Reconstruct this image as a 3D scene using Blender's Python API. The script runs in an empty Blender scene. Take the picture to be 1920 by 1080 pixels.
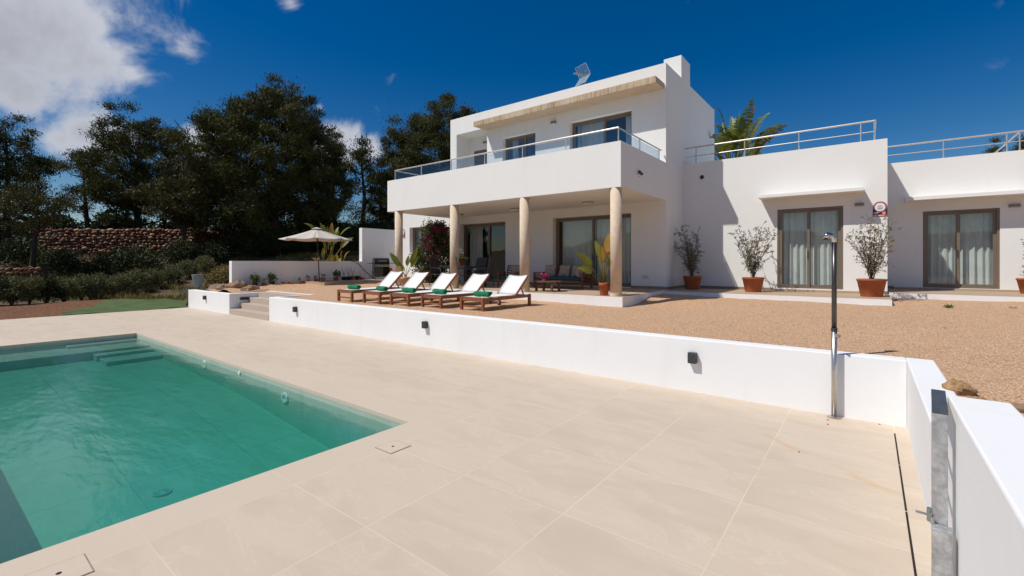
import bpy, math, random
import numpy as np
from mathutils import Vector, Matrix
R = math.radians
scene = bpy.context.scene
C = scene.collection
# ------------------------------------------------------------------ camera, sky, sun, exposure
FPX, HY, HC = 861.6, 492.0, 1.85
CC, SS = 1108/1403.5, 861.6/1403.5
cam = bpy.data.objects.new('camera', bpy.data.cameras.new('camera'))
cam.data.sensor_width = 36; cam.data.lens = 36*FPX/1920; cam.data.shift_y = (HY-540)/1920
cam.data.clip_end = 5000; cam.data.clip_start = 0.05
cam.location = (0, 0, HC); cam.rotation_euler = (R(90), 0, math.asin(SS))
C.objects.link(cam); scene.camera = cam
SUN = Vector((-0.7236, -1.0, 1.72)).normalized()          # towards the sun
sun = bpy.data.objects.new('sun', bpy.data.lights.new('sun', 'SUN'))
sun.data.energy = 3.45; sun.data.angle = R(0.5); sun.data.color = (1.0, 0.955, 0.875)
sun.rotation_euler = (-SUN).to_track_quat('-Z', 'Y').to_euler(); C.objects.link(sun)
scene.view_settings.view_transform = 'Standard'; scene.view_settings.look = 'None'
scene.view_settings.exposure = 0.30; scene.view_settings.gamma = 1; scene.view_settings.use_curve_mapping = False

def ray(x, y):
    a = (x-960)/FPX
    return Vector((a*CC-SS, a*SS+CC, (HY-y)/FPX))
def atb(x, y, b): return Vector((0, 0, HC)) + ray(x, y)*b
def atZ(x, y, z): r = ray(x, y); return atb(x, y, (z-HC)/r.z)
def atY(x, y, Y): r = ray(x, y); return atb(x, y, Y/r.y)
def atX(x, y, X): r = ray(x, y); return atb(x, y, X/r.x)
def depth(p): return -p[0]*SS + p[1]*CC

class NT:
    def __init__(s, nt): s.nt = nt; nt.nodes.clear()
    def n(s, t, **k):
        o = s.nt.nodes.new('ShaderNode'+t)
        for a, v in k.items():
            if a.startswith('i_'):
                key = a[2:]; key = int(key) if key.isdigit() else key.replace('_', ' ')
                tgt = o.inputs[key]
                if isinstance(v, bpy.types.NodeSocket): s.nt.links.new(v, tgt)
                else: tgt.default_value = v
            else: setattr(o, a, v)
        return o
    def l(s, a, b): s.nt.links.new(a, b)
    def math(s, op, a, b=None, c=None, clamp=False):
        o = s.nt.nodes.new('ShaderNodeMath'); o.operation = op; o.use_clamp = clamp
        for i, v in enumerate((a, b, c)):
            if v is None: continue
            if isinstance(v, bpy.types.NodeSocket): s.nt.links.new(v, o.inputs[i])
            else: o.inputs[i].default_value = v
        return o.outputs[0]
    def mix(s, f, a, b, mode='MIX'):
        o = s.nt.nodes.new('ShaderNodeMix'); o.data_type = 'RGBA'; o.blend_type = mode; o.clamp_factor = True
        for v, i in ((f, 0), (a, 6), (b, 7)):
            if isinstance(v, bpy.types.NodeSocket): s.nt.links.new(v, o.inputs[i])
            else: o.inputs[i].default_value = v if i == 0 else (*v[:3], 1)
        return o.outputs[2]
    def ramp(s, f, stops, interp='LINEAR'):
        o = s.nt.nodes.new('ShaderNodeValToRGB'); s.nt.links.new(f, o.inputs[0]); cr = o.color_ramp; cr.interpolation = interp
        while len(cr.elements) > 1: cr.elements.remove(cr.elements[0])
        for i, (p, c) in enumerate(stops):
            e = cr.elements[0] if i == 0 else cr.elements.new(p)
            e.position = p; e.color = (*c[:3], 1) if hasattr(c, '__len__') else (c, c, c, 1)
        return o.outputs[0]

world = bpy.data.worlds.new('World'); scene.world = world; world.use_nodes = True
w = NT(world.node_tree)
sky = w.n('TexSky', sky_type='NISHITA', sun_disc=False, sun_elevation=math.asin(SUN.z),
          sun_rotation=math.atan2(SUN.x, SUN.y), altitude=50, air_density=1.0, dust_density=0.4, ozone_density=3.0)
hs = w.n('HueSaturation', i_Saturation=1.50, i_Value=0.68, i_Color=sky.outputs[0], i_Hue=0.507)
tc = w.n('TexCoord'); DIR = tc.outputs['Generated']
fine = w.n('TexNoise', i_Vector=DIR, i_Scale=6.5, i_Detail=11.0, i_Roughness=0.60, i_Distortion=0.5)
big = w.n('TexNoise', i_Vector=DIR, i_Scale=1.7, i_Detail=3.0)
# cloud banks, each a direction in the sky with its own spread
def cloud(px, py, rx, gain):
    d = ray(px, py).normalized() if not hasattr(px, '__len__') else Vector(px).normalized()
    dist = w.n('VectorMath', operation='DISTANCE', i_0=DIR); dist.inputs[1].default_value = d
    return w.math('MULTIPLY', w.math('SUBTRACT', 1.0, w.math('DIVIDE', dist.outputs['Value'], rx), clamp=True), gain)
acc = None
for c in [(10, 30, .22, 1.4), (95, 60, .17, 1.3), (190, 115, .12, 1.2), (245, 138, .06, 1.1), (130, 130, .13, 1.15), (20, 170, .17, 1.2), (-80, 120, .25, 1.3), (75, 225, .09, 1.0),
          (160, 250, .10, 1.4), (105, 262, .09, 1.3), (215, 256, .07, 1.25), (60, 250, .08, 1.1), (215, 195, .035, .75), (375, 262, .05, 1.2), (630, 262, .075, 1.45), (598, 200, .035, .85), (700, 285, .05, 1.0), (545, 6, .035, .62),
          (355, -5, .05, .50), (545, 2, .04, .55), (1885, 110, .045, .40), (1880, 5, .04, .45), (-300, 60, .42, 1.2), (-500, 250, .4, 1.0), (335, 95, .07, .5), ((1, .2, .45), 0, .45, 1.2), ((.8, -.7, .6), 0, .5, 1.2), ((.1, -1, .5), 0, .5, 1.0)]:  # vector entries: unseen clouds added behind the camera to fill the shade
    v = cloud(*c); acc = v if acc is None else w.math('MAXIMUM', acc, v)
nz = w.math('SUBTRACT', fine.outputs[0], 0.5)
dens = w.math('ADD', w.math('MULTIPLY', nz, 2.5), w.math('SUBTRACT', acc, 0.50))
cm = w.n('MapRange', interpolation_type='SMOOTHSTEP', i_Value=dens, i_1=-0.12, i_2=0.55, i_3=0.0, i_4=0.93)
cshade = w.n('TexNoise', i_Vector=DIR, i_Scale=4.0, i_Detail=6.0)
ccol = w.ramp(w.math('ADD', w.math('MULTIPLY', dens, 0.45), w.math('MULTIPLY', cshade.outputs[0], .6)),
              [(0.1, (4.0, 4.4, 5.4)), (0.45, (6.2, 6.4, 7.0)), (0.8, (4.4, 4.5, 5.0))])
ccs = w.n('VectorMath', operation='SCALE', i_0=ccol, i_Scale=0.92)
skyc = w.mix(cm.outputs[0], hs.outputs[0], ccs.outputs[0])
bg = w.n('Background', i_Color=skyc, i_Strength=0.085)
w.l(bg.outputs[0], w.n('OutputWorld').inputs[0])

# ------------------------------------------------------------------ materials
def lin(r, g, b): return tuple(((v/255)/12.92 if v/255 <= .04045 else ((v/255+.055)/1.055)**2.4) for v in (r, g, b))
MATS = {}
def mat(name, col, rough=.6, metal=0, bump=0, bscale=40, var=0.0, vscale=3, spec=.5, col2=None, coat=0):
    if name in MATS: return MATS[name]
    m = bpy.data.materials.new(name); m.use_nodes = True; t = NT(m.node_tree)
    tc = t.n('TexCoord'); co = tc.outputs['Object']
    p = t.n('BsdfPrincipled', i_Roughness=rough, i_Metallic=metal)
    p.inputs['Specular IOR Level'].default_value = spec
    if coat: p.inputs['Coat Weight'].default_value = coat
    if var or col2:
        nz = t.n('TexNoise', i_Vector=co, i_Scale=vscale, i_Detail=5.0, i_Roughness=.6)
        f = t.ramp(nz.outputs[0], [(0.32, 0.), (0.68, 1.)])
        c2 = col2 if col2 else tuple(c*(1-var) for c in col)
        t.l(t.mix(f, col, c2), p.inputs['Base Color'])
    else: p.inputs['Base Color'].default_value = (*col, 1)
    if bump:
        nb = t.n('TexNoise', i_Vector=co, i_Scale=bscale, i_Detail=4.0)
        t.l(t.n('Bump', i_Strength=bump, i_Distance=.01, i_Height=nb.outputs[0]).outputs[0], p.inputs['Normal'])
    t.l(p.outputs[0], t.n('OutputMaterial').inputs[0]); MATS[name] = m; return m

def plaster(name='white_plaster', base=(.80, .79, .765), dirt=.05):
    m = bpy.data.materials.new(name); m.use_nodes = True; t = NT(m.node_tree)
    geo = t.n('NewGeometry'); pos = geo.outputs['Position']
    a = t.n('TexNoise', i_Vector=pos, i_Scale=.9, i_Detail=6.0, i_Roughness=.6)
    st = t.n('Mapping', i_Vector=pos, i_Scale=(3.5, 3.5, .35))
    s2 = t.n('TexNoise', i_Vector=st.outputs[0], i_Scale=1.0, i_Detail=5.0)
    c = t.mix(t.math('MULTIPLY', t.ramp(a.outputs[0], [(.35, 0.), (.75, 1.)]), .6), base, tuple(v*(1-dirt) for v in base))
    c = t.mix(t.math('MULTIPLY', t.ramp(s2.outputs[0], [(.55, 0.), (.8, 1.)]), .5), c, tuple(v*(1-dirt*1.6)*k for v, k in zip(base, (1, .985, .96))))
    nb = t.n('TexNoise', i_Vector=pos, i_Scale=35.0, i_Detail=4.0); nb2 = t.n('TexNoise', i_Vector=pos, i_Scale=3.0, i_Detail=2.0)
    h = t.math('ADD', nb.outputs[0], t.math('MULTIPLY', nb2.outputs[0], 3.0))
    b = t.n('Bump', i_Strength=.22, i_Distance=.006, i_Height=h)
    p = t.n('BsdfPrincipled', i_Base_Color=c, i_Roughness=.85, i_Normal=b.outputs[0]); p.inputs['Specular IOR Level'].default_value = .25
    t.l(p.outputs[0], t.n('OutputMaterial').inputs[0]); MATS[name] = m; return m
WHITE = plaster()
WALLW = plaster('garden_plaster', (.80, .80, .80), .06)

def tiles(name, c1, c2, line, ox, oy, sx, sy, lw=.004, linef=.6, vein=.5, bond=0.0, rust=None):
    m = bpy.data.materials.new(name); m.use_nodes = True; t = NT(m.node_tree)
    pos = t.n('NewGeometry').outputs['Position']; sp = t.n('SeparateXYZ', i_Vector=pos)
    u = t.math('DIVIDE', t.math('SUBTRACT', sp.outputs[0], ox), sx); v = t.math('DIVIDE', t.math('SUBTRACT', sp.outputs[1], oy), sy)
    fu = t.math('FLOOR', u)
    if bond: v = t.math('ADD', v, t.math('MULTIPLY', t.math('MODULO', fu, 2.0), bond))
    fv = t.math('FLOOR', v)
    def edge(q, s):
        f = t.math('FRACT', q); d = t.math('MINIMUM', f, t.math('SUBTRACT', 1.0, f))
        return t.math('LESS_THAN', t.math('MULTIPLY', d, s), lw)
    e = t.math('MAXIMUM', edge(u, sx), edge(v, sy))
    cid = t.n('CombineXYZ', i_X=fu, i_Y=fv)
    wn = t.n('TexWhiteNoise', i_Vector=cid.outputs[0])
    off = t.n('VectorMath', operation='SCALE', i_0=wn.outputs['Color'], i_Scale=30.0)
    pp = t.n('VectorMath', operation='ADD', i_0=pos, i_1=off.outputs[0])
    st = t.n('Mapping', i_Vector=pp.outputs[0], i_Rotation=(0, 0, R(52)), i_Scale=(.7, 2.0, 1))
    vn = t.n('TexNoise', i_Vector=st.outputs[0], i_Scale=1.4, i_Detail=8.0, i_Roughness=.62, i_Distortion=.8)
    fn = t.n('TexNoise', i_Vector=pos, i_Scale=90.0, i_Detail=3.0)
    vf = t.ramp(vn.outputs[0], [(.34, 0.), (.50, .40), (.510, 1.), (.522, .42), (.70, .9)])
    c = t.mix(t.math('MULTIPLY', vf, vein), c1, c2)
    c = t.mix(t.math('MULTIPLY', t.math('SUBTRACT', wn.outputs[0], .5), .22), c, tuple(k*.8 for k in c1))
    c = t.mix(t.math('MULTIPLY', t.ramp(fn.outputs[0], [(.4, 0.), (.7, 1.)]), .12), c, tuple(k*.75 for k in c1))
    ln = t.n('TexNoise', i_Vector=pos, i_Scale=.7, i_Detail=3.0)
    c = t.mix(t.math('MULTIPLY', e, t.math('MULTIPLY', t.ramp(ln.outputs[0], [(.3, .25), (.6, 1.)]), linef)), c, line)
    stn = t.n('TexNoise', i_Vector=pos, i_Scale=.35, i_Detail=6.0)
    c = t.mix(t.math('MULTIPLY', t.ramp(stn.outputs[0], [(.55, 0.), (.8, 1.)]), .25), c, tuple(k*g for k, g in zip(c1, (.86, .82, .76))))
    if rust:
        (x0_, y0_), (x1_, y1_) = rust; L_ = math.hypot(x1_-x0_, y1_-y0_); ux, uy = (x1_-x0_)/L_, (y1_-y0_)/L_
        wob = t.n('TexNoise', i_Vector=pos, i_Scale=2.2, i_Detail=5.0)
        dx_ = t.math('SUBTRACT', sp.outputs[0], x0_); dy_ = t.math('SUBTRACT', sp.outputs[1], y0_)
        al = t.math('ADD', t.math('MULTIPLY', dx_, ux), t.math('MULTIPLY', dy_, uy)); ac = t.math('ADD', t.math('MULTIPLY', dx_, -uy), t.math('MULTIPLY', dy_, ux))
        ac = t.math('ABSOLUTE', t.math('ADD', ac, t.math('MULTIPLY', t.math('SUBTRACT', wob.outputs[0], .5), .35)))
        inside = t.math('MULTIPLY', t.math('GREATER_THAN', al, 0.0), t.math('LESS_THAN', al, L_))
        line_ = t.n('MapRange', i_Value=ac, i_1=.004, i_2=.07, i_3=.55, i_4=0.0)
        c = t.mix(t.math('MULTIPLY', t.math('MULTIPLY', line_.outputs[0], inside), t.ramp(wob.outputs[0], [(.42, .15), (.6, 1.)])), c, (.58, .36, .18))
    b = t.n('Bump', i_Strength=.25, i_Distance=.002, i_Height=t.math('SUBTRACT', fn.outputs[0], e))
    p = t.n('BsdfPrincipled', i_Base_Color=c, i_Roughness=.75, i_Normal=b.outputs[0]); p.inputs['Specular IOR Level'].default_value = .2
    t.l(p.outputs[0], t.n('OutputMaterial').inputs[0]); MATS[name] = m; return m
DECK = tiles('deck_tiles', (.545, .452, .355), (.64, .545, .44), (.76, .62, .44), -3.78, 3.89, .999, .99, linef=.7, vein=.8, rust=[tuple(atZ(1430, 812, 0))[:2], tuple(atZ(1700, 935, 0))[:2]])
COPE = tiles('coping_tiles', (.575, .48, .38), (.61, .515, .415), (.76, .62, .44), -3.78, 3.89, .999, .99, linef=.35)
PATIO = tiles('patio_tiles', (.42, .31, .215), (.46, .35, .25), (.36, .27, .2), 0, 0, .45, .45, linef=.4)
POOLT = tiles('pool_tiles', (.34, .40, .33), (.44, .50, .43), (.16, .22, .18), -4.21, .25, 1.2, 1.2, lw=.006, linef=.6, vein=.8)
STONET = tiles('step_tiles', (.46, .38, .31), (.50, .42, .35), (.5, .42, .33), -18.07, 6.77, 1.02, 5, linef=.3)
SKIRT = mat('skirting_tile', (.33, .235, .165), .6, var=.2, vscale=6)

def gravel_mat(name, cols, scale=55., bump=.8, patch=None):
    m = bpy.data.materials.new(name); m.use_nodes = True; t = NT(m.node_tree)
    pos = t.n('NewGeometry').outputs['Position']
    dn = t.n('TexNoise', i_Vector=pos, i_Scale=25.0); dd = t.n('VectorMath', operation='SCALE', i_0=dn.outputs['Color'], i_Scale=.02)
    pp = t.n('VectorMath', operation='ADD', i_0=pos, i_1=dd.outputs[0])
    vo = t.n('TexVoronoi', i_Vector=pp.outputs[0], i_Scale=scale, i_Randomness=1.0)
    vc = t.n('TexVoronoi', i_Vector=pp.outputs[0], i_Scale=scale, feature='SMOOTH_F1', i_Randomness=1.0, i_Smoothness=.35)
    sc = t.n('SeparateColor', i_Color=vo.outputs['Color'])
    c = t.ramp(sc.outputs[0], [(i/(len(cols)-1), k) for i, k in enumerate(cols)])
    dk = t.ramp(vo.outputs['Distance'], [(.35, 1.), (.8, .45)])
    c = t.mix(1.0, c, dk, 'MULTIPLY')
    ln = t.n('TexNoise', i_Vector=pos, i_Scale=.8, i_Detail=5.0)
    c = t.mix(t.math('MULTIPLY', t.ramp(ln.outputs[0], [(.4, 0.), (.75, 1.)]), .35), c, patch or tuple(k*.8 for k in cols[1]))
    mn = t.n('TexNoise', i_Vector=pos, i_Scale=9.0, i_Detail=6.0)
    c = t.mix(t.math('MULTIPLY', t.ramp(mn.outputs[0], [(.5, 0.), (.75, 1.)]), .3), c, tuple(k*.6 for k in cols[0]))
    h = t.math('ADD', t.math('MULTIPLY', vc.outputs['Distance'], -1.0), t.math('MULTIPLY', mn.outputs[0], .8))
    b = t.n('Bump', i_Strength=bump, i_Distance=.02, i_Height=h)
    p = t.n('BsdfPrincipled', i_Base_Color=c, i_Roughness=.9, i_Normal=b.outputs[0]); p.inputs['Specular IOR Level'].default_value = .2
    t.l(p.outputs[0], t.n('OutputMaterial').inputs[0]); MATS[name] = m; return m
GRAVEL = gravel_mat('gravel', [(.60, .33, .185), (.74, .46, .27), (.81, .55, .355), (.68, .40, .23), (.86, .65, .47)], 52., .9)
SOIL = gravel_mat('soil', [(.15, .06, .03), (.22, .09, .045), (.28, .14, .08), (.17, .08, .04)], 16., 1.0, (.10, .07, .03))
def ground_mat():
    m = bpy.data.materials.new('rough_ground'); m.use_nodes = True; t = NT(m.node_tree)
    pos = t.n('NewGeometry').outputs['Position']
    a = t.n('TexNoise', i_Vector=pos, i_Scale=.45, i_Detail=8.0, i_Roughness=.65); b_ = t.n('TexNoise', i_Vector=pos, i_Scale=6.0, i_Detail=8.0, i_Roughness=.7)
    c = t.ramp(a.outputs[0], [(.36, (.05, .06, .02)), (.48, (.11, .09, .035)), (.56, (.21, .115, .06)), (.7, (.27, .19, .11))])
    c = t.mix(t.ramp(b_.outputs[0], [(.35, 0.), (.7, 1.)]), c, (.03, .032, .014))
    bp = t.n('Bump', i_Strength=1.0, i_Distance=.15, i_Height=b_.outputs[0])
    p = t.n('BsdfPrincipled', i_Base_Color=c, i_Roughness=.95, i_Normal=bp.outputs[0])
    t.l(p.outputs[0], t.n('OutputMaterial').inputs[0]); return m
GROUND = ground_mat()

def schlick(t, r0, nrm=None):
    g = t.n('NewGeometry'); d = t.n('VectorMath', operation='DOT_PRODUCT', i_0=g.outputs['Incoming'], i_1=nrm if nrm is not None else g.outputs['Normal'])
    c = t.math('SUBTRACT', 1.0, t.math('ABSOLUTE', d.outputs['Value']), clamp=True)
    return t.math('ADD', r0, t.math('MULTIPLY', t.math('POWER', c, 5.0), 1-r0))
def glass_mat(name, tint=(.80, .88, .86), ior=1.5, boost=0.0):
    m = bpy.data.materials.new(name); m.use_nodes = True; t = NT(m.node_tree)
    tr = t.n('BsdfTransparent', i_Color=(*tint, 1)); gl = t.n('BsdfGlossy', i_Roughness=0.01)
    r0 = ((ior-1)/(ior+1))**2
    nb = t.n('TexNoise', i_Vector=t.n('NewGeometry').outputs['Position'], i_Scale=.8)
    bp = t.n('Bump', i_Strength=.05, i_Distance=.01, i_Height=nb.outputs[0]); t.l(bp.outputs[0], gl.inputs['Normal'])
    f = t.math('ADD', schlick(t, r0), boost, clamp=True)
    mx = t.n('MixShader', i_0=f, i_1=tr.outputs[0], i_2=gl.outputs[0])
    t.l(mx.outputs[0], t.n('OutputMaterial').inputs[0]); return m
GLASS = glass_mat('window_glass', (.90, .93, .93), 1.52, .02)
RGLASS = glass_mat('railing_glass', (.86, .91, .94), 1.52, .02)
FRAME = mat('taupe_aluminium', (.20, .155, .115), .45, .1, var=.1)
STEEL = mat('brushed_steel', (.55, .53, .50), .32, .9, var=.15, vscale=12)
RAILM = mat('railing_steel', (.62, .58, .53), .38, .55, var=.15, vscale=8)
GALV = mat('galvanised_steel', (.58, .60, .62), .42, .7, bump=.25, bscale=30, var=.45, vscale=22)
COLST = mat('column_stone', (.68, .56, .43), .8, bump=.35, bscale=45, col2=(.60, .47, .34), vscale=7)
CANST = mat('weathered_cement', (.45, .34, .23), .85, bump=.5, bscale=30, col2=(.20, .12, .06), vscale=5)
CANUN = mat('canopy_cement', (.55, .42, .30), .85, bump=.3, bscale=30, col2=(.48, .36, .25), vscale=4)
SCONC = mat('anthracite_metal', (.055, .058, .062), .45, .3, var=.2, vscale=20)
LAMPG = mat('grey_lamp_metal', (.22, .21, .19), .5, .3)
LAMPD = mat('lamp_diffuser', (.62, .60, .55), .4)
CURT = mat('curtain_fabric', (.80, .81, .78), .9, var=.12, vscale=4)
BLACK = mat('black_plastic', (.012, .012, .014), .35)
BLACKM = mat('black_enamel', (.015, .015, .016), .25, coat=.5)
DARKF = mat('dark_slate_frame', (.05, .055, .065), .4, .4)
MESHF = mat('dark_mesh_fabric', (.06, .05, .05), .8)
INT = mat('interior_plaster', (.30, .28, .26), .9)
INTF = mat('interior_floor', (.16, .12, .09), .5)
def wood(name, a, b, rough=.5):
    m = bpy.data.materials.new(name); m.use_nodes = True; t = NT(m.node_tree)
    co = t.n('TexCoord').outputs['Object']
    st = t.n('Mapping', i_Vector=co, i_Scale=(14, 3, 14))
    nz = t.n('TexNoise', i_Vector=st.outputs[0], i_Scale=2.0, i_Detail=6.0, i_Distortion=.6)
    c = t.ramp(nz.outputs[0], [(.3, a), (.7, b)])
    bp = t.n('Bump', i_Strength=.3, i_Distance=.003, i_Height=nz.outputs[0])
    p = t.n('BsdfPrincipled', i_Base_Color=c, i_Roughness=rough, i_Normal=bp.outputs[0])
    t.l(p.outputs[0], t.n('OutputMaterial').inputs[0]); return m
TEAK = wood('oiled_teak', (.19, .055, .02), (.33, .12, .045))
DTEAK = wood('dark_teak', (.085, .032, .02), (.24, .095, .05))
SLING = mat('white_sling', (.74, .73, .71), .8, bump=.2, bscale=250, var=.05)
TOWEL = mat('green_towel', (.005, .22, .085), .95, bump=1.0, bscale=160, var=.3, vscale=35)
TERRA = mat('terracotta', (.42, .115, .04), .8, bump=.2, bscale=60, col2=(.33, .085, .03), vscale=9)
TERRB = mat('pale_terracotta', (.50, .20, .10), .85, bump=.2, bscale=60, col2=(.55, .33, .24), vscale=6)
POTB = mat('black_pot', (.02, .02, .022), .6)
DIRT = mat('potting_soil', (.03, .018, .01), .95, bump=.8, bscale=60)
FABU = mat('parasol_fabric', (.56, .50, .44), .85, var=.06)
TEAL = mat('teal_cushion', (.006, .07, .085), .9, var=.15)
BEIGE = mat('beige_cushion', (.40, .33, .27), .9, var=.15, vscale=8)
ROCK = mat('rock', (.27, .17, .10), .9, bump=1.0, bscale=14, col2=(.16, .12, .10), vscale=4)
ROCKO = mat('ochre_rock', (.46, .28, .13), .9, bump=1.0, bscale=45, col2=(.18, .10, .05), vscale=22)
BARK = mat('pine_bark', (.055, .04, .028), .95, bump=1.0, bscale=12, var=.4, vscale=5)
TWIG = mat('grey_twig', (.10, .075, .055), .9)
PINK = mat('magenta_petals', (.40, .03, .13), .7, var=.4, vscale=14)
PINKB = mat('pink_petals', (.70, .03, .22), .6, var=.3, vscale=20)
TURFM = mat('green_sheet', (.075, .12, .025), .9, bump=.9, bscale=40, col2=(.045, .08, .022), vscale=2)
ZINC = mat('blue_grey_pot', (.17, .20, .205), .6, var=.3, vscale=6)
REDP = mat('red_plastic', (.55, .06, .015), .4)

def leafmat(name, a, b, trans=.25, scale=2.0, rough=.55, spec=.4):
    m = bpy.data.materials.new(name); m.use_nodes = True; t = NT(m.node_tree)
    geo = t.n('NewGeometry')
    n1 = t.n('TexNoise', i_Vector=geo.outputs['Position'], i_Scale=scale, i_Detail=3.0)
    f = t.math('ADD', t.math('MULTIPLY', t.ramp(n1.outputs[0], [(.3, 0.), (.7, 1.)]), .6), t.math('MULTIPLY', geo.outputs['Random Per Island'], .4))
    c = t.mix(f, a, b)
    p = t.n('BsdfPrincipled', i_Base_Color=c, i_Roughness=rough); p.inputs['Specular IOR Level'].default_value = spec
    tl = t.n('BsdfTranslucent', i_Color=c)
    t.l(t.n('MixShader', i_0=trans, i_1=p.outputs[0], i_2=tl.outputs[0]).outputs[0], t.n('OutputMaterial').inputs[0]); return m
PINEL = leafmat('pine_needles', (.024, .030, .009), (.12, .12, .036), .15, .6, .7, .2)
PINEO = leafmat('olive_pine_needles', (.035, .038, .012), (.125, .11, .035), .12, .5, .7, .2)
BUSHL = leafmat('dark_bush_leaves', (.016, .026, .007), (.055, .068, .020), .1, 1.2, .6, .2)
HEDGL = leafmat('hedge_leaves', (.06, .085, .025), (.24, .22, .10), .15, 1.3, .7, .2)
GRASS = leafmat('dry_grass', (.10, .12, .03), (.32, .20, .08), .2, .8, .8, .1)
OLIVL = leafmat('grey_olive_leaves', (.13, .12, .065), (.30, .27, .17), .2, 3.0)
BANAL = leafmat('banana_leaves', (.09, .15, .02), (.30, .31, .05), .35, 4.0, .4, .5)
BANAB = leafmat('old_banana_leaves', (.20, .16, .03), (.50, .27, .05), .35, 3.0, .5, .4)
BOUGL = leafmat('bougainvillea_leaves', (.02, .045, .008), (.10, .13, .02), .2, 3.0)
BOUGF = leafmat('bougainvillea_flowers', (.14, .012, .045), (.34, .04, .14), .3, 5.0)
SUCL = leafmat('small_plant_leaves', (.04, .09, .02), (.12, .20, .05), .2, 8.0)

# ------------------------------------------------------------------ mesh helpers
class MB:
    def __init__(s): s.v = []; s.f = []; s.n = 0
    def add(s, v, f):
        v = np.asarray(v, float).reshape(-1, 3); s.v.append(v)
        for q in f: s.f.append([i+s.n for i in q])
        s.n += len(v); return s
    def box(s, x0, x1, y0, y1, z0, z1):
        v = [(x, y, z) for x in (x0, x1) for y in (y0, y1) for z in (z0, z1)]
        return s.add(v, [(0, 1, 3, 2), (4, 6, 7, 5), (0, 4, 5, 1), (2, 3, 7, 6), (0, 2, 6, 4), (1, 5, 7, 3)])
    def obox(s, c, size, M=None):
        a, b, d = [k/2 for k in size]
        v = [Vector((x, y, z)) for x in (-a, a) for y in (-b, b) for z in (-d, d)]
        v = [Vector(c) + ((M @ p) if M else p) for p in v]
        return s.add([tuple(p) for p in v], [(0, 1, 3, 2), (4, 6, 7, 5), (0, 4, 5, 1), (2, 3, 7, 6), (0, 2, 6, 4), (1, 5, 7, 3)])
    def bar(s, p, q, w, h=None):
        p, q = Vector(p), Vector(q); d = q-p; L = d.length
        M = d.to_track_quat('Y', 'Z').to_matrix()
        return s.obox((p+q)/2, (w, L, h or w), M)
    def tube(s, pts, rad, n=8, cap=True):
        pts = [Vector(p) for p in pts]
        if not hasattr(rad, '__len__'): rad = [rad]*len(pts)
        V = []; prev = None
        for i, p in enumerate(pts):
            d = (pts[min(i+1, len(pts)-1)]-pts[max(i-1, 0)]).normalized()
            if prev is None:
                a = Vector((0, 0, 1)) if abs(d.z) < .9 else Vector((1, 0, 0)); prev = d.cross(a).normalized()
            u = (prev - d*prev.dot(d)).normalized(); prev = u; v = d.cross(u)
            for k in range(n):
                t = 2*math.pi*k/n; V.append(p + (u*math.cos(t)+v*math.sin(t))*rad[i])
        F = [(i*n+k, i*n+(k+1) % n, (i+1)*n+(k+1) % n, (i+1)*n+k) for i in range(len(pts)-1) for k in range(n)]
        if cap: F += [tuple(range(n))[::-1], tuple(range((len(pts)-1)*n, len(pts)*n))]
        return s.add([tuple(p) for p in V], F)
    def lathe(s, prof, c=(0, 0, 0), n=24, cap=True):
        V = [(c[0]+r*math.cos(2*math.pi*k/n), c[1]+r*math.sin(2*math.pi*k/n), c[2]+z) for r, z in prof for k in range(n)]
        F = [(i*n+k, i*n+(k+1) % n, (i+1)*n+(k+1) % n, (i+1)*n+k) for i in range(len(prof)-1) for k in range(n)]
        if cap: F += [tuple(range(n))[::-1], tuple(range((len(prof)-1)*n, len(prof)*n))]
        return s.add(V, F)
    def grid(s, fn, nu, nv, closeu=False):
        V = [fn(i/(nu-1), j/(nv-1)) for i in range(nu) for j in range(nv)]
        return s.add([tuple(p) for p in V], [(i*nv+j, (i+1)*nv+j, (i+1)*nv+j+1, i*nv+j+1) for i in range(nu-1) for j in range(nv-1)])
    def sheet(s, fn, nu, nv, th):                       # a thin slab: grid with thickness
        def top(u, v): return Vector(fn(u, v))
        n0 = s.n; s.grid(fn, nu, nv)
        s.grid(lambda u, v: Vector(fn(u, v))-Vector((0, 0, th)), nu, nv)
        N = nu*nv; ring = [i*nv for i in range(nu)] + [(nu-1)*nv+j for j in range(1, nv)] + [i*nv+nv-1 for i in range(nu-2, -1, -1)] + [j for j in range(nv-2, 0, -1)]
        for a, b in zip(ring, ring[1:]+ring[:1]): s.f.append([n0+a, n0+b, n0+N+b, n0+N+a])
        return s
    def build(s, name, m, parent=None, smooth=False, bevel=0, loc=None):
        me = bpy.data.meshes.new(name); V = np.concatenate(s.v)
        if loc is not None: V = V-np.array(loc)
        if all(len(q) == 4 for q in s.f[:1]) and len(s.f) > 5000 and len({len(q) for q in s.f}) == 1:
            fast(me, V, np.array(s.f))
        else: me.from_pydata(V.tolist(), [], s.f)
        me.materials.append(m); me.update()
        if smooth: me.polygons.foreach_set('use_smooth', [True]*len(me.polygons))
        o = bpy.data.objects.new(name, me); C.objects.link(o)
        if loc is not None: o.location = loc
        if parent is not None: o.parent = parent
        if bevel:
            b = o.modifiers.new('bevel', 'BEVEL'); b.width = bevel; b.segments = 2; b.limit_method = 'ANGLE'
        return o
def fast(me, V, F):
    n, k = F.shape
    me.vertices.add(len(V)); me.vertices.foreach_set('co', V.astype(np.float32).ravel())
    me.loops.add(n*k); me.loops.foreach_set('vertex_index', F.astype(np.int32).ravel())
    me.polygons.add(n); me.polygons.foreach_set('loop_start', np.arange(0, n*k, k, dtype=np.int32))
    me.polygons.foreach_set('loop_total', np.full(n, k, dtype=np.int32)); me.update(calc_edges=True)

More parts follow.
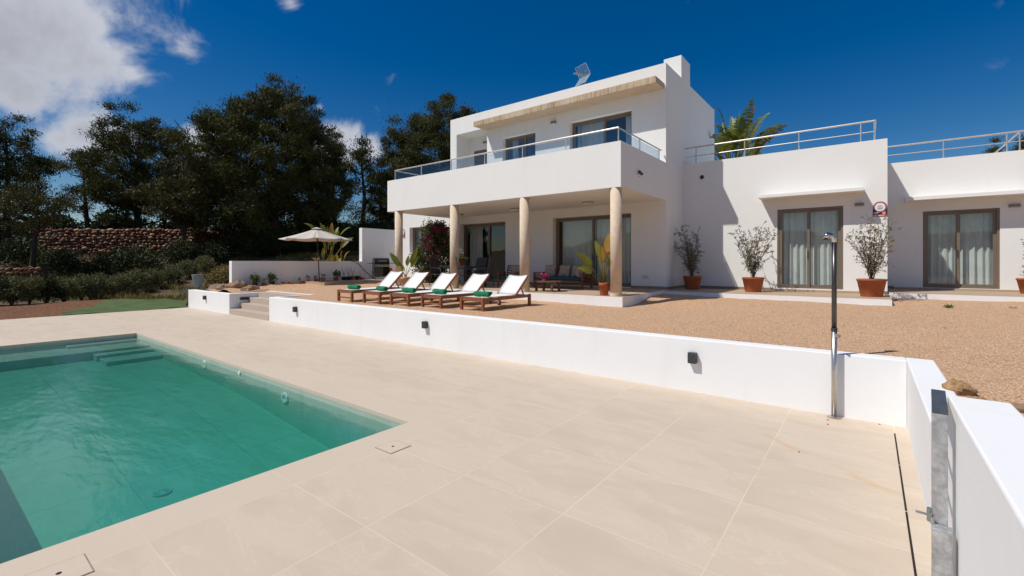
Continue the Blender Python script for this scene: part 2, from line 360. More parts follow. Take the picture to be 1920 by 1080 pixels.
def tag(o, label=None, cat=None, group=None, kind=None):
    for k, v in (('label', label), ('category', cat), ('group', group), ('kind', kind)):
        if v: o[k] = v
    return o
def empty(name, loc=(0, 0, 0), label=None, cat=None, group=None, rz=0):
    o = bpy.data.objects.new(name, None); o.location = loc; o.rotation_euler.z = rz; o.empty_display_size = .1; C.objects.link(o)
    return tag(o, label, cat, group)
def copy_tree(o, parent=None):
    c = o.copy(); C.objects.link(c); c.parent = parent
    for ch in list(o.children): copy_tree(ch, c)
    return c
def struct(o): o['kind'] = 'structure'; return o

def leaves(P, size, rng, asp=.35, up=0.0, out=None, outw=0.0, var=.4):
    """rhombic leaves at points P"""
    n = len(P); d = rng.normal(size=(n, 3)); d[:, 2] += up
    if out is not None: d += out*outw
    d /= np.linalg.norm(d, axis=1)[:, None]
    r = rng.normal(size=(n, 3)); w_ = np.cross(d, r); w_ /= np.linalg.norm(w_, axis=1)[:, None]+1e-9
    L = (size*(1+var*(rng.random(n)-.5)*2))[:, None]; 
    a = P; b = P+d*L*.5+w_*L*asp*.5; c = P+d*L; e = P+d*L*.5-w_*L*asp*.5
    V = np.stack([a, b, c, e], 1).reshape(-1, 3); F = np.arange(4*n).reshape(n, 4); return V, F
def leaf_obj(name, V, F, m, parent, loc=(0, 0, 0)):
    me = bpy.data.meshes.new(name); fast(me, V-np.array(loc), F); me.materials.append(m)
    o = bpy.data.objects.new(name, me); o.location = loc; C.objects.link(o)
    if parent is not None: o.parent = parent
    return o
def cat(lst):
    Vs = []; Fs = []; n = 0
    for V, F in lst: Vs.append(V); Fs.append(F+n); n += len(V)
    return np.concatenate(Vs), np.concatenate(Fs)

# ------------------------------------------------------------------ layout numbers (metres; camera stands at 0,0)
XS, YW, YB, YR, Y2 = -5.067, 14.432, 11.093, 16.19, 18.5     # villa side plane, front wall, balcony front, right block, far right block
ZS = 1.0; ZT = .75; YWALL = 6.768
# gravel height field
CP = np.array([(-22.2, 7, .70), (-20, 7, .71), (-18, 7, .72), (-15, 7, .72), (-12, 7, .715), (-8, 7, .715), (-4, 7, .72), (0, 7, .735), (.6, 6.9, .735), (.6, 5, .72), (.9, 3.4, .74), (1, 2, .8), (5, 5, .82), (5, 0, .85), (9, 3, .85),
    (-4.9, 10.9, .70), (-8, 10.9, .74), (-12, 10.9, .80), (-14.8, 10.9, .86), (-4.9, 13.8, .88), (-2, 13.8, .85), (.5, 13.8, .83), (.5, 15.9, .90), (4, 15.9, .93), (9, 15.9, .95),
    (-19.6, 7.6, .93), (-19.6, 9, .95), (-19.7, 12, .96), (-18, 12, .95), (-17.5, 9.6, .88), (-15.2, 13.5, .95), (-19, 10.7, .93), (-7.5, 8, .70), (-7.5, 10, .70), (-10, 8, .71), (-12, 8, .72), (-13.5, 9.2, .76), (-16.5, 8.3, .74), (-17.6, 8.6, .80),
    (-20, 8.4, .90), (-22, 8.5, .74), (-23, 10, .5), (-2, 8, .74), (4, 10, .84), (0, 11, .80)])
def gz(x, y):
    d = (CP[:, 0]-x)**2+(CP[:, 1]-y)**2+.02; w_ = 1/d**1.6
    return float((w_*CP[:, 2]).sum()/w_.sum())
NS = np.random.default_rng(3)
def vnoise(x, y, s=1.0):
    return math.sin(x*1.7*s+1.3*math.sin(y*1.1*s))*.5+math.sin(y*2.3*s+1.7*math.sin(x*.9*s+2))*.5
def patch(name, x0, x1, y0, y1, step, fn, m, bx=(), by=()):
    xs_ = sorted(set(np.round(np.arange(x0, x1, step), 4)) | {x1, *bx}); ys_ = sorted(set(np.round(np.arange(y0, y1, step), 4)) | {y1, *by}); nv = len(ys_)
    mb = MB(); mb.add([(x, y, fn(x, y)) for x in xs_ for y in ys_], [(i*nv+j, (i+1)*nv+j, (i+1)*nv+j+1, i*nv+j+1) for i in range(len(xs_)-1) for j in range(nv-1)])
    return mb
def gzb(x, y):
    z = gz(x, y)+.008*vnoise(x, y, 4); t = min(max((-22.0-x)/1.7, 0), 1)
    if -18.295 < x < -14.895 and y < 8.225: return -.2            # room for the steps and their landing
    return z*(1-t*t*(3-2*t)) - .12*t*t*(3-2*t)
gm = patch('gravel', -23.8, .36, 7.0, 20., .3, gzb, GRAVEL, (-18.30, -18.29, -14.90, -14.89), (8.22, 8.23))
g2 = patch('gravel', .36, 14., 3.3, 20., .3, lambda x, y: gz(x, y)+.008*vnoise(x, y, 4), GRAVEL)
g3 = patch('gravel', .56, 14., -6, 3.3, .4, lambda x, y: gz(x, y)+.008*vnoise(x, y, 4), GRAVEL)
for g in (g2, g3): gm.add(g.v[0], g.f)
# cut the gravel under the landing
struct(gm.build('gravel', GRAVEL, smooth=True))

def terr(x, y):
    b = depth((x, y)); a = x*CC+y*SS
    t = min(max((b-25)/14, 0), 1); z = -.07 + 2.55*t*t*(3-2*t)
    if b > 39: z += (b-39)*.035
    if b > 90: z += min((b-90)/110, 1)*13*(.6+.4*math.sin(a*.013+1))
    dd = -(x+22.05)
    z += .10*vnoise(x, y, .5)*min(max(dd-1.5, 0)/4, 1)
    if x > -22.05:
        if y < 8.6: z = -2.9
        else: z = min(z, .35)*0+min(.35, z) if b < 60 else z
    if b < 0: z = -2.9 if x > -22.05 else -.07
    if b < -50: z += min((-b-50)/60, 1)*(15+4*math.sin(a*.02)+2*math.sin(a*.07))
    return z
tm = MB()
xs = np.concatenate([np.linspace(-600, -70, 30), np.linspace(-65, -22.12, 70), [-22.05], np.linspace(-21.9, 20, 30), np.linspace(30, 600, 24)])
ys = np.concatenate([np.linspace(-600, -30, 22), np.linspace(-26, 60, 110), np.linspace(66, 600, 40)])
V = [(x, y, terr(x, y)) for x in xs for y in ys]; nv = len(ys)
tm.add(V, [(i*nv+j, (i+1)*nv+j, (i+1)*nv+j+1, i*nv+j+1) for i in range(len(xs)-1) for j in range(nv-1)])
struct(tm.build('ground', GROUND, smooth=True))
sm = MB(); sm.grid(lambda u, v: (-22.06-v*9, -9+u*21, terr(-22.06-v*9, -9+u*21)+.02+.02*vnoise(v*40, u*60)), 60, 30)
struct(sm.build('soil', SOIL, smooth=True))

# ------------------------------------------------------------------ pool deck, pool, water
PX0, PX1, PY0, PY1 = -15.16, -4.21, .25, 3.465
dk = MB(); cw = .43
for a in [(PX1+cw, .334, -6, YWALL), (-22.1, PX1+cw, PY1+cw, YWALL), (-22.1, PX0-cw, -6, PY1+cw), (PX0-cw, PX1+cw, -6, PY0-cw)]:
    dk.box(a[0], a[1], a[2], a[3], -.12, 0)
struct(dk.build('pool_deck', DECK))
cp = MB()
cp.box(PX1, PX1+cw, PY0-cw, PY1+cw, -.05, 0); cp.box(PX0-cw, PX0, PY0-cw, PY1+cw, -.05, 0)
cp.box(PX0, PX1, PY1, PY1+cw, -.05, 0); cp.box(PX0, PX1, PY0-cw, PY0, -.05, 0)
struct(cp.build('pool_coping', COPE))
fl = MB()
FZ = [(-14.03, -.38), (-8.8, -.48), (-5.9, -.72), (PX1, -.80)]
def fz(x): return float(np.interp(x, [q[0] for q in FZ], [q[1] for q in FZ]))    # floor deepens towards the near end
xe = PX0+1.13
for (xa, za), (xb_, zb_) in zip(FZ, FZ[1:]): fl.add([(xa, PY0, za), (xb_, PY0, zb_), (xb_, PY1, zb_), (xa, PY1, za)], [(0, 1, 2, 3)])
e = .002
for q in [((PX0, PY1+e), (PX1, PY1+e)), ((PX1+e, PY1), (PX1+e, PY0)), ((PX1, PY0-e), (PX0, PY0-e)), ((PX0-e, PY0), (PX0-e, PY1))]:
    (a, b), (c, d) = q; fl.add([(a, b, -.05), (c, d, -.05), (c, d, -1.1), (a, b, -1.1)], [(0, 1, 2, 3)])
struct(fl.build('pool_shell', POOLT))
sh = MB(); sh.box(PX0, xe, PY0, PY1, -1.0, -.19)
sh.box(PX0, PX0+.26, PY1-1.35, PY1, -.188, -.135)
sh.box(xe+.001, xe+.34, PY1-1.05, PY1, -1.0, -.245); sh.box(xe+.341, xe+1.0, PY1-1.0, PY1, -1.0, -.31)
struct(sh.build('pool_steps', POOLT, bevel=.012))
def water_mat():
    m = bpy.data.materials.new('pool_water'); m.use_nodes = True; t = NT(m.node_tree)
    pos = t.n('NewGeometry').outputs['Position']
    mp = t.n('Mapping', i_Vector=pos, i_Rotation=(0, 0, R(-38)), i_Scale=(.8, 2.2, 1))
    n1 = t.n('TexNoise', i_Vector=mp.outputs[0], i_Scale=5.0, i_Detail=5.0, i_Roughness=.55, i_Distortion=.4)
    n2 = t.n('TexNoise', i_Vector=mp.outputs[0], i_Scale=1.3, i_Detail=2.0)
    h = t.math('ADD', t.math('MULTIPLY', n1.outputs[0], .35), n2.outputs[0])
    bp = t.n('Bump', i_Strength=.75, i_Distance=.024, i_Height=h)
    fr = schlick(t, .022, bp.outputs[0])
    gl = t.n('BsdfGlossy', i_Roughness=.015, i_Normal=bp.outputs[0]); tr = t.n('BsdfTransparent')
    df = t.n('BsdfDiffuse', i_Color=(.06, .40, .35, 1)); bs = t.n('MixShader', i_0=.20, i_1=tr.outputs[0], i_2=df.outputs[0])
    mx = t.n('MixShader', i_0=t.math('MULTIPLY', fr, 1.1, clamp=True), i_1=bs.outputs[0], i_2=gl.outputs[0])
    va = t.n('VolumeAbsorption', i_Color=(.0, .78, .67, 1), i_Density=1.0)
    out = t.n('OutputMaterial'); t.l(mx.outputs[0], out.inputs[0]); t.l(va.outputs[0], out.inputs[1]); return m
wt = MB(); wt.box(PX0-.03, PX1+.03, PY0-.03, PY1+.03, -1.2, -.115)
struct(wt.build('water', water_mat()))
# underwater fittings
for i, (px, py, r, lb) in enumerate([(384, 683, .085, 'round pale pool lamp in the pool side, nearest the steps'), (535, 745, .095, 'round pale pool lamp in the pool side, farther from the steps'), (450, 699, .03, 'tiny white water inlet in the pool side between the two lamps')]):
    p = atY(px, py, PY1)
    o = empty('pool_lamp' if i < 2 else 'water_inlet', (p.x, PY1-.002, p.z), lb, 'pool lamp' if i < 2 else 'inlet', 'pool lamps' if i < 2 else None)
    if i < 2:
        mb = MB(); mb.add(*(lambda n: ([(r_*math.cos(2*math.pi*k/n), y_, r_*.82*math.sin(2*math.pi*k/n)) for r_, y_ in ((r, 0), (r, -.02), (r*.62, -.02), (r*.62, -.005)) for k in range(n)],
            [(q*n+k, q*n+(k+1) % n, (q+1)*n+(k+1) % n, (q+1)*n+k) for q in range(3) for k in range(n)]))(24)).build('ring', mat('pale_ring', (.75, .80, .80), .4), o)
        MB().add([(r*.62*math.cos(2*math.pi*k/24), -.008, r*.5*math.sin(2*math.pi*k/24)) for k in range(24)], [tuple(range(24))]).build('lens', mat('lamp_lens', (.30, .42, .42), .3), o)
    else:
        MB().tube([(0, 0, 0), (0, -.02, 0)], r, 12).build('nozzle', MATS['pale_ring'], o)
p = atZ(303, 928, fz(-5.9)); o = empty('floor_drain', (p.x, p.y, fz(p.x)+.004), 'round slotted drain on the pool floor', 'drain')
mb = MB()
for k in range(16):
    a = 2*math.pi*k/16; mb.bar((.03*math.cos(a), .03*math.sin(a), .01), (.075*math.cos(a), .075*math.sin(a), .01), .008, .005)
mb.build('grate', mat('grate_grey', (.40, .50, .48), .5), o); MB().lathe([(.09, 0), (.09, .008), (.082, .008), (.082, .004)], n=24).build('rim', mat('drain_rim', (.25, .5, .5), .5), o)

# deck fittings
def access_cover(px, py, hw, lb):
    p = atZ(px, py, 0); o = empty('access_cover', (p.x, p.y, 0), lb, 'deck cover', 'square deck covers')
    MB().box(-hw, hw, -hw, hw, .0025, .006).build('plate', COPE, o)
    g = MB()
    for a in ((-hw-.006, -hw, -hw-.006, hw+.006), (hw, hw+.006, -hw-.006, hw+.006), (-hw, hw, -hw-.006, -hw), (-hw, hw, hw, hw+.006)): g.box(a[0], a[1], a[2], a[3], .001, .0045)
    g.build('gap', mat('cover_gap', (.30, .22, .165), .7), o)
    MB().lathe([(.014, .006), (.014, .0075)], n=14).build('key_hole', BLACK, o)
access_cover(737, 838, .12, 'square stone deck cover beside the pool corner')
access_cover(110, 1077, .13, 'square stone deck cover at the near pool edge')
dr = MB()
for k in range(7): dr.box(.210, .222, 6.47-(k+1)*.99+.01, 6.47-k*.99-.008, .0005, .003)
tag(dr.build('slot_drain', mat('slot_black', (.012, .008, .006), .9)), 'long narrow black slot drain along the right edge of the deck', 'drain')
for i, (px, py, s_) in enumerate([(1552, 788, .012), (1552, 796, .012), (1649, 796, .012), (1498, 848, .008)]):
    p = atZ(px, py, 0); tag(MB().lathe([(s_*.3, .009), (s_, .004), (s_*.8, .001)][::-1], (p.x, p.y, 0), 7).build('fallen_petal', PINK if i < 3 else BLACK),
        ['small dark red petal on the deck touching the shower foot', 'small dark red petal on the deck just in front of the shower foot', 'small dark red petal on the deck near the wall corner', 'tiny dark speck on the pale deck in front of the shower'][i], 'petal')

# ------------------------------------------------------------------ retaining walls and steps
rw = MB(); rw.box(-15.02, .334, YWALL, YWALL+.235, -.1, ZT); rw.box(.334, .575, 3.43, YWALL+.235, -.1, ZT)
tag(rw.build('retaining_wall', WALLW, bevel=.012), 'long low white plaster retaining wall between pool deck and gravel', 'wall')
rw = MB(); rw.box(-22.19, -18.07, YWALL, YWALL+.235, -.1, .725); rw.box(-18.31, -18.07, YWALL+.235, 8.1, -.1, .725); rw.box(-22.19, -21.95, YWALL+.235, 8.6, -.1, .725)
tag(rw.build('retaining_wall', WALLW, bevel=.012), 'short low white plaster wall left of the garden steps', 'wall')
rw = MB(); rw.box(.334, .575, -3, 3.428, -.1, 1.13)
tag(rw.build('parapet_wall', WALLW, bevel=.01), 'thick white plaster wall with broad flat top at the near right', 'wall')
st = MB(); SX0, SX1 = -18.07, -15.02; sy = [YWALL-.01, 7.10, 7.42, 7.74, 8.11]
for k in range(4): st.box(SX0+.003, SX1-.003, sy[k], 8.11, -.05 if k == 0 else .185*k+.001, .187*(k+1))
struct(st.build('garden_steps', STONET, bevel=.008))
cpn = MB(); cpn.box(SX0-.24, -14.88, 8.11, 8.24, .5, .752); cpn.box(-15.02, -14.88, YWALL+.236, 8.11, .5, .752)
struct(cpn.build('landing_kerb', WALLW))

# ------------------------------------------------------------------ villa
villa = empty('villa', (-9, 16, .9), 'white flat-roofed two-storey villa with balcony and low wings to the right', 'house')
VL = (-9, 16, .9)
def vb(mb, name, m, parent=None, **k):
    o = mb.build(name, m, parent or villa, **k)
    if parent is None: o.matrix_parent_inverse = Matrix.Translation((-VL[0], -VL[1], -VL[2]))
    return o
def holed(mb, x0, x1, z0, z1, y0, y1, holes):
    xsn = sorted({x0, x1, *[h[0] for h in holes], *[h[1] for h in holes]}); zsn = sorted({z0, z1, *[h[2] for h in holes], *[h[3] for h in holes]})
    def solid(i, j):
        if i < 0 or j < 0 or i >= len(xsn)-1 or j >= len(zsn)-1: return False
        cx, cz = (xsn[i]+xsn[i+1])/2, (zsn[j]+zsn[j+1])/2
        return not any(h[0] < cx < h[1] and h[2] < cz < h[3] for h in holes)
    for i in range(len(xsn)-1):
        for j in range(len(zsn)-1):
            if not solid(i, j): continue
            a, b, c, d = xsn[i], xsn[i+1], zsn[j], zsn[j+1]
            q = lambda *p: mb.add(p, [(0, 1, 2, 3)])
            q((a, y0, c), (b, y0, c), (b, y0, d), (a, y0, d)); q((a, y1, c), (a, y1, d), (b, y1, d), (b, y1, c))
            if not solid(i-1, j): q((a, y0, c), (a, y0, d), (a, y1, d), (a, y1, c))
            if not solid(i+1, j): q((b, y0, c), (b, y1, c), (b, y1, d), (b, y0, d))
            if not solid(i, j-1): q((a, y0, c), (a, y1, c), (b, y1, c), (b, y0, c))
            if not solid(i, j+1): q((a, y0, d), (b, y0, d), (b, y1, d), (a, y1, d))
GH = [(-17.47, -15.46, 2.31, 3.52), (-14.08, -11.56, 1.02, 3.5), (-9.30, -6.23, 1.02, 3.49)]
UH = [(-8.58, -6.21, 4.1, 6.93), (-11.71, -10.09, 4.1, 6.88)]
wl = MB()
holed(wl, -18.3, XS, .4, 3.81, YW, YW+.35, GH)
wl.box(-18.3, -18.0, YW+.35, 20.2, .4, 3.81)
wl.box(-18.3, -14.685, YW, 20.2, 3.811, 4.3)                           # roof of the ground-floor part on the left
# upper floor front (with the loggia recess at the left) and side walls
holed(wl, -14.685, XS, 3.811, 8.16, YW, YW+.30, UH+[(-14.307, -12.54, 4.1, 7.45)])
wl.box(-14.685, -14.307, YW+.30, 15.28, 3.811, 8.16)
wl.box(-12.54, -12.24, YW+.30, 15.28, 4.1, 7.6)
wl.box(-14.307, -12.54, YW+.30, 15.28, 7.45, 7.7)
rb = MB()
holed(wl, -14.685, -12.24, 4.1, 7.9, 15.28, 15.5, [(-14.05, -12.7, 4.1, 6.85)])
wl.box(-14.685, -14.4, 15.5, 20.2, 3.811, 8.16)
wl.box(XS-.3, XS, YW+.35, 20.18, .4, 3.81); wl.box(XS-.3, XS, YW+.30, 20.18, 3.811, 8.16)
wl.box(-14.4, XS-.3, 19.9, 20.18, .4, 8.16); wl.box(-18.0, -14.4, 19.9, 20.18, .4, 3.81)
vb(wl, 'wall', WHITE)
rf = MB(); rf.box(-14.4, XS-.3, 14.74, 19.9, 7.6, 7.9); vb(rf, 'roof', WHITE)
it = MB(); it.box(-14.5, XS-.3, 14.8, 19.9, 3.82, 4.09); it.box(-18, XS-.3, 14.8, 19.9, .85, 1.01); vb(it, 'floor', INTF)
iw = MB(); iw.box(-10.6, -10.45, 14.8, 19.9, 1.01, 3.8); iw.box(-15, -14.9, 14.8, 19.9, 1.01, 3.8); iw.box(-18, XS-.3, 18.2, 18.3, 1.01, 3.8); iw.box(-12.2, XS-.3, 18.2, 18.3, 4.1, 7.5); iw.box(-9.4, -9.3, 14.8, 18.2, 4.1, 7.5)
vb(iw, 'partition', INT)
ch = MB(); ch.box(-5.68, XS, 15.95, 16.9, 8.162, 8.944); ch.box(-5.68, XS-.302, 15.95, 16.9, 7.9, 8.162); vb(ch, 'chimney', WHITE, bevel=.01)
# right wings
w1 = MB(); D1 = (-2.24, -.59, 1.07, 3.475)
holed(w1, XS+.001, .39, .4, 5.24, YR, YR+.32, [D1])
w1.box(.09, .39, YR+.32, 23, .4, 5.24); w1.box(XS+.001, .09, 22.7, 23, .4, 5.24)
vb(w1, 'wing_wall', WHITE)
w2 = MB(); D2 = (1.27, 2.88, 1.10, 3.38)
holed(w2, .391, 10, .4, 4.93, Y2, Y2+.32, [D2]); w2.box(9.7, 10, Y2+.32, 25, .4, 4.93); w2.box(.391, 9.7, 24.7, 25, .4, 4.93)
vb(w2, 'wing_wall', WHITE)
rr = MB(); rr.box(XS+.002, .09, YR+.32, 22.7, 4.2, 4.5); rr.box(.392, 9.7, Y2+.32, 24.7, 3.9, 4.2); vb(rr, 'roof', WHITE)
f2 = MB(); f2.box(XS+.002, .09, YR+.32, 22.7, .8, 1.04); f2.box(.392, 9.7, Y2+.32, 24.7, .8, 1.07); f2.box(XS+.002, .09, 19.8, 19.9, 1.04, 4.2); f2.box(.392, 9.7, 22, 22.1, 1.07, 3.9); vb(f2, 'floor', INTF)
# balcony
bl = MB()
bl.box(-14.74, XS, YB, YB+.2, 3.81, 5.0); bl.box(XS-.2, XS, YB+.2, YW, 3.81, 5.0); bl.box(-14.74, -14.54, YB+.2, YW, 3.81, 5.0)
bl.box(-14.54, XS-.2, YB+.2, YW, 3.81, 4.1)
vb(bl, 'balcony', WHITE)
lo = MB(); lo.box(-14.307, -12.54, YW, 15.28, 3.9, 4.098); vb(lo, 'loggia_floor', PATIO)
# canopy over the upper windows
def canopy_mat():
    m = bpy.data.materials.new('rust_streaked_cement'); m.use_nodes = True; t = NT(m.node_tree)
    pos = t.n('NewGeometry').outputs['Position']
    st_ = t.n('Mapping', i_Vector=pos, i_Scale=(11, 11, .8)); a = t.n('TexNoise', i_Vector=st_.outputs[0], i_Scale=1.5, i_Detail=6.0, i_Roughness=.7)
    b_ = t.n('TexNoise', i_Vector=pos, i_Scale=2.0, i_Detail=4.0)
    c = t.ramp(t.math('ADD', t.math('MULTIPLY', a.outputs[0], .7), t.math('MULTIPLY', b_.outputs[0], .3)), [(.38, (.30, .20, .11)), (.47, (.45, .32, .20)), (.56, (.54, .43, .30)), (.68, (.62, .53, .41))])
    p = t.n('BsdfPrincipled', i_Base_Color=c, i_Roughness=.9); t.l(p.outputs[0], t.n('OutputMaterial').inputs[0]); return m
cn = MB(); cn.box(-12.63, -5.13, 13.71, 13.76, 7.33, 7.534); vb(cn, 'canopy_fascia', canopy_mat(), bevel=.006)
cn = MB(); cn.box(-12.628, -5.132, 13.76, YW-.001, 7.345, 7.53); vb(cn, 'canopy_slab', CANUN)
for (a, b, y0, y1, z0, z1) in [(atY(1421, 371, YR-.52).x, atY(1620, 353, YR-.52).x, YR-.52, YR-.001, 3.80, 3.90), (atY(1698, 373, Y2-.52).x, 3.55, Y2-.52, Y2-.001, 3.68, 3.79)]:
    cn = MB(); cn.box(a, b, y0, y1, z0, z1); vb(cn, 'door_canopy', WHITE, bevel=.008)
# columns
for x in (-5.27, -8.26, -11.25, -14.24):
    c = MB(); c.lathe([(.15, .09), (.15, 2.86)], n=32)
    o = c.build('column', COLST, villa, smooth=False); o.location = (x-VL[0], YB+.15-VL[1], .955-VL[2])
    for pl in o.data.polygons: pl.use_smooth = len(pl.vertices) == 4
    MB().lathe([(.165, 0), (.165, .09), (.15, .092)], n=32).build('column_base', COLST, o)
# slabs
ps = MB(); 
ps.add([(-14.95, 11.0, .965), (-4.98, 11.0, .965), (-4.98, YW, 1.0), (-14.95, YW, 1.0)], [(0, 1, 2, 3)]); vb(ps, 'patio_floor', PATIO)
pr = MB(); pr.add([(-14.95, 11.0, .5), (-4.98, 11.0, .5), (-4.98, 15.9, .5), (-14.95, 15.9, .5), (-14.95, 11.0, .963), (-4.98, 11.0, .963), (-4.98, YW, .998), (-14.95, YW, .998)], [(0, 1, 5, 4), (1, 2, 6, 5), (0, 4, 7, 3), (4, 5, 6, 7)])
vb(pr, 'patio_riser', WALLW)
s1 = MB(); s1.box(-4.979, .42, 13.92, YR, .5, .975); vb(s1, 'wing_step', WALLW)
s1 = MB(); s1.box(-4.977, .418, 13.935, YR, .976, .98); s1.box(-2.35, -.2, YR-.16, YR-.001, .981, 1.04); vb(s1, 'wing_step_tiles', PATIO)
s2 = MB(); s2.box(.421, 9.9, 16.0, Y2, .5, 1.03); vb(s2, 'wing_step', WALLW)
s2 = MB(); s2.box(.423, 9.9, 16.015, Y2, 1.031, 1.035); s2.box(.6, 4.5, Y2-.16, Y2-.001, 1.036, 1.09); vb(s2, 'wing_step_tiles', PATIO)
sk = MB()
for a, b, y, z in [(-18.3, -17.2, YW, .95), (-15.0, -14.08, YW, 1.0), (-11.56, -9.30, YW, 1.0), (-6.23, XS, YW, 1.0), (XS, -2.35, YR, .98), (-.2, .39, YR, .98), (.392, .6, Y2, 1.035), (4.5, 9.9, Y2, 1.035)]:
    vb(MB().box(a, b, y-.012, y-.001, z+.001, z+.085), 'skirting', SKIRT)
vb(MB().box(XS+.001, XS+.012, YW, YR-.013, .99, 1.07), 'skirting', SKIRT)

def curtain(mb, x0, x1, z0, z1, y, seed, amp=.05):
    rg = random.Random(seed); ph = [rg.random()*6 for _ in range(3)]; n = max(8, int((x1-x0)*46))
    def fn(u, v):
        x = x0+(x1-x0)*u; 
        return (x, y+amp*(math.sin(x*38+ph[0]+.5*math.sin(x*7))+.45*math.sin(x*71+ph[1]))*(.55+.45*(1-v)), z0+(z1-z0)*v)
    mb.grid(fn, n, 5)
def sliding(x0, x1, z0, z1, y, mid, curt, seed, name='sliding_door', left_open=True):
    fw, fd = .055, .10
    mb = MB()
    mb.box(x0, x0+fw, y, y+fd, z0, z1); mb.box(x1-fw, x1, y, y+fd, z0, z1)
    mb.box(x0+fw, x1-fw, y, y+fd, z1-fw, z1); mb.box(x0+fw, x1-fw, y, y+fd, z0, z0+.04)
    o = vb(mb, name, FRAME)
    inv = None
    for a, b, yy in ((x0+fw, mid+.03, y+.012), (mid-.03, x1-fw, y+.055)):
        lf = MB(); w_ = .07
        lf.box(a, a+w_, yy, yy+.035, z0+.042, z1-fw-.001); lf.box(b-w_, b, yy, yy+.035, z0+.042, z1-fw-.001)
        lf.box(a+w_, b-w_, yy, yy+.035, z1-fw-.071, z1-fw-.001); lf.box(a+w_, b-w_, yy, yy+.035, z0+.042, z0+.12)
        lf.build('leaf_frame', FRAME, o)
        g = MB(); g.box(a+w_, b-w_, yy+.014, yy+.02, z0+.12, z1-fw-.071); g.build('pane', GLASS, o)
    if z0 < 2: MB().box(mid-.035, mid-.01, y-.012, y+.011, z0+.9, z0+1.12).build('handle', mat('dark_handle', (.05, .04, .035), .4), o)
    for k, (a, b) in enumerate(curt):
        c = MB(); curtain(c, a, b, z0+.03, z1-.05, y+.30, seed+k); c.build('curtain', CURT, o, smooth=True)
    return o
sliding(-14.08, -11.56, 1.02, 3.5, YW+.22, -12.62, [(-13.95, -13.25)], 3)
sliding(-9.30, -6.23, 1.02, 3.49, YW+.22, -7.75, [(-9.2, -7.8), (-7.72, -6.3)], 7)
sliding(D1[0], D1[1], D1[2], D1[3], YR+.03, -1.43, [(D1[0]+.08, -1.46), (-1.40, D1[1]-.05)], 11)
sliding(D2[0], D2[1], D2[2], D2[3], Y2+.03, 2.05, [(D2[0]+.08, 2.02), (2.08, D2[1]-.06)], 15)
sliding(-8.58, -6.21, 4.12, 6.93, YW+.20, -7.28, [(-8.5, -7.35), (-6.62, -6.27)], 21, 'window')
sliding(-11.71, -10.09, 4.12, 6.88, YW+.20, -10.72, [(-11.6, -11.3)], 25, 'window')
sliding(-14.05, -12.7, 4.12, 6.85, 15.30, -13.4, [], 27, 'window')
ow = sliding(-17.47, -15.46, 2.32, 3.52, YW+.20, -16.3, [(-17.35, -16.9)], 30, 'window')
MB().box(-17.56, -15.38, YW-.04, YW+.19, 2.27, 2.309).build('sill', WALLW, ow)

# balcony railing
def railing(name, pts, zs, zbase, m=RAILM, rr_=.022, glass=None, mids=(), postr=.016, posts=None, npost=3):
    o = MB(); P = [Vector((*p, z)) for p, z in zip(pts, zs)]
    o.tube(P, rr_, 10); ro = vb(o, name, m)
    return ro, P
def rpost(ro, x, y, z0, z1, r=.016, m=None):
    MB().tube([(x, y, z0), (x, y, z1)], r, 8).build('post', m or RAILM, ro)
zr = 5.385
yb, xb, xl = YB+.12, XS-.12, -14.42
ro = vb(MB().tube([(xl, YW-.02, zr), (xl, yb, zr), (xb, yb, zr), (xb, YW-.1, zr)], .024, 10), 'balcony_railing', RAILM)
px_ = [-14.42, -12.91, -11.37, -9.84, -8.31, -6.79, xb]
for x in px_: rpost(ro, x, yb, 5.0, zr, .018)
py_ = [12.62, 14.15]
for y in py_: rpost(ro, xb, y, 5.0, zr, .018); rpost(ro, xl, y, 5.0, zr, .018)
for a, b in zip(px_, px_[1:]): MB().box(a+.035, b-.035, yb-.004, yb+.004, 5.02, zr-.05).build('glass_panel', RGLASS, ro)
for a, b in zip([yb]+py_, py_): 
    for x in (xb, xl): MB().box(x-.004, x+.004, a+.035, b-.035, 5.02, zr-.05).build('glass_panel', RGLASS, ro)
# roof railings of the wings
yr1 = YR+.12
def rail2(y, xs_, z0, zt, zm, x0, x1):
    ro = vb(MB().tube([(x0, y, zt), (x1, y, zt)], .026, 10), 'roof_railing', RAILM)
    MB().tube([(x0, y, zm), (x1, y, zm)], .012, 8).build('mid_rail', RAILM, ro)
    for x in xs_: rpost(ro, x, y, z0, zt, .018)
    return ro
r1 = rail2(yr1, [atY(q, 250, yr1).x for q in (1305, 1396, 1498, 1614)]+[.11], 5.24, 5.80, 5.50, XS+.02, .13)
zz = [atY(1285, 276, yr1).z, atY(1641, 230, yr1).z, atY(1640, 249, yr1).z]
MB().tube([(.13, yr1, 5.80), (.13, 21, 5.80)], .026, 10).build('side_rail', RAILM, r1)
y2r = Y2+.12
r2 = rail2(y2r, [atY(q, 260, y2r).x for q in (1769, 1888, 1912)]+[4.6, 6, 7.5], 4.93, 5.47, 5.20, .4, 9.5)
c_ = atY(1912, 246, y2r).x
MB().tube([(c_, y2r, 5.47), (c_, 23.5, 5.47)], .026, 10).build('side_rail', RAILM, r2)

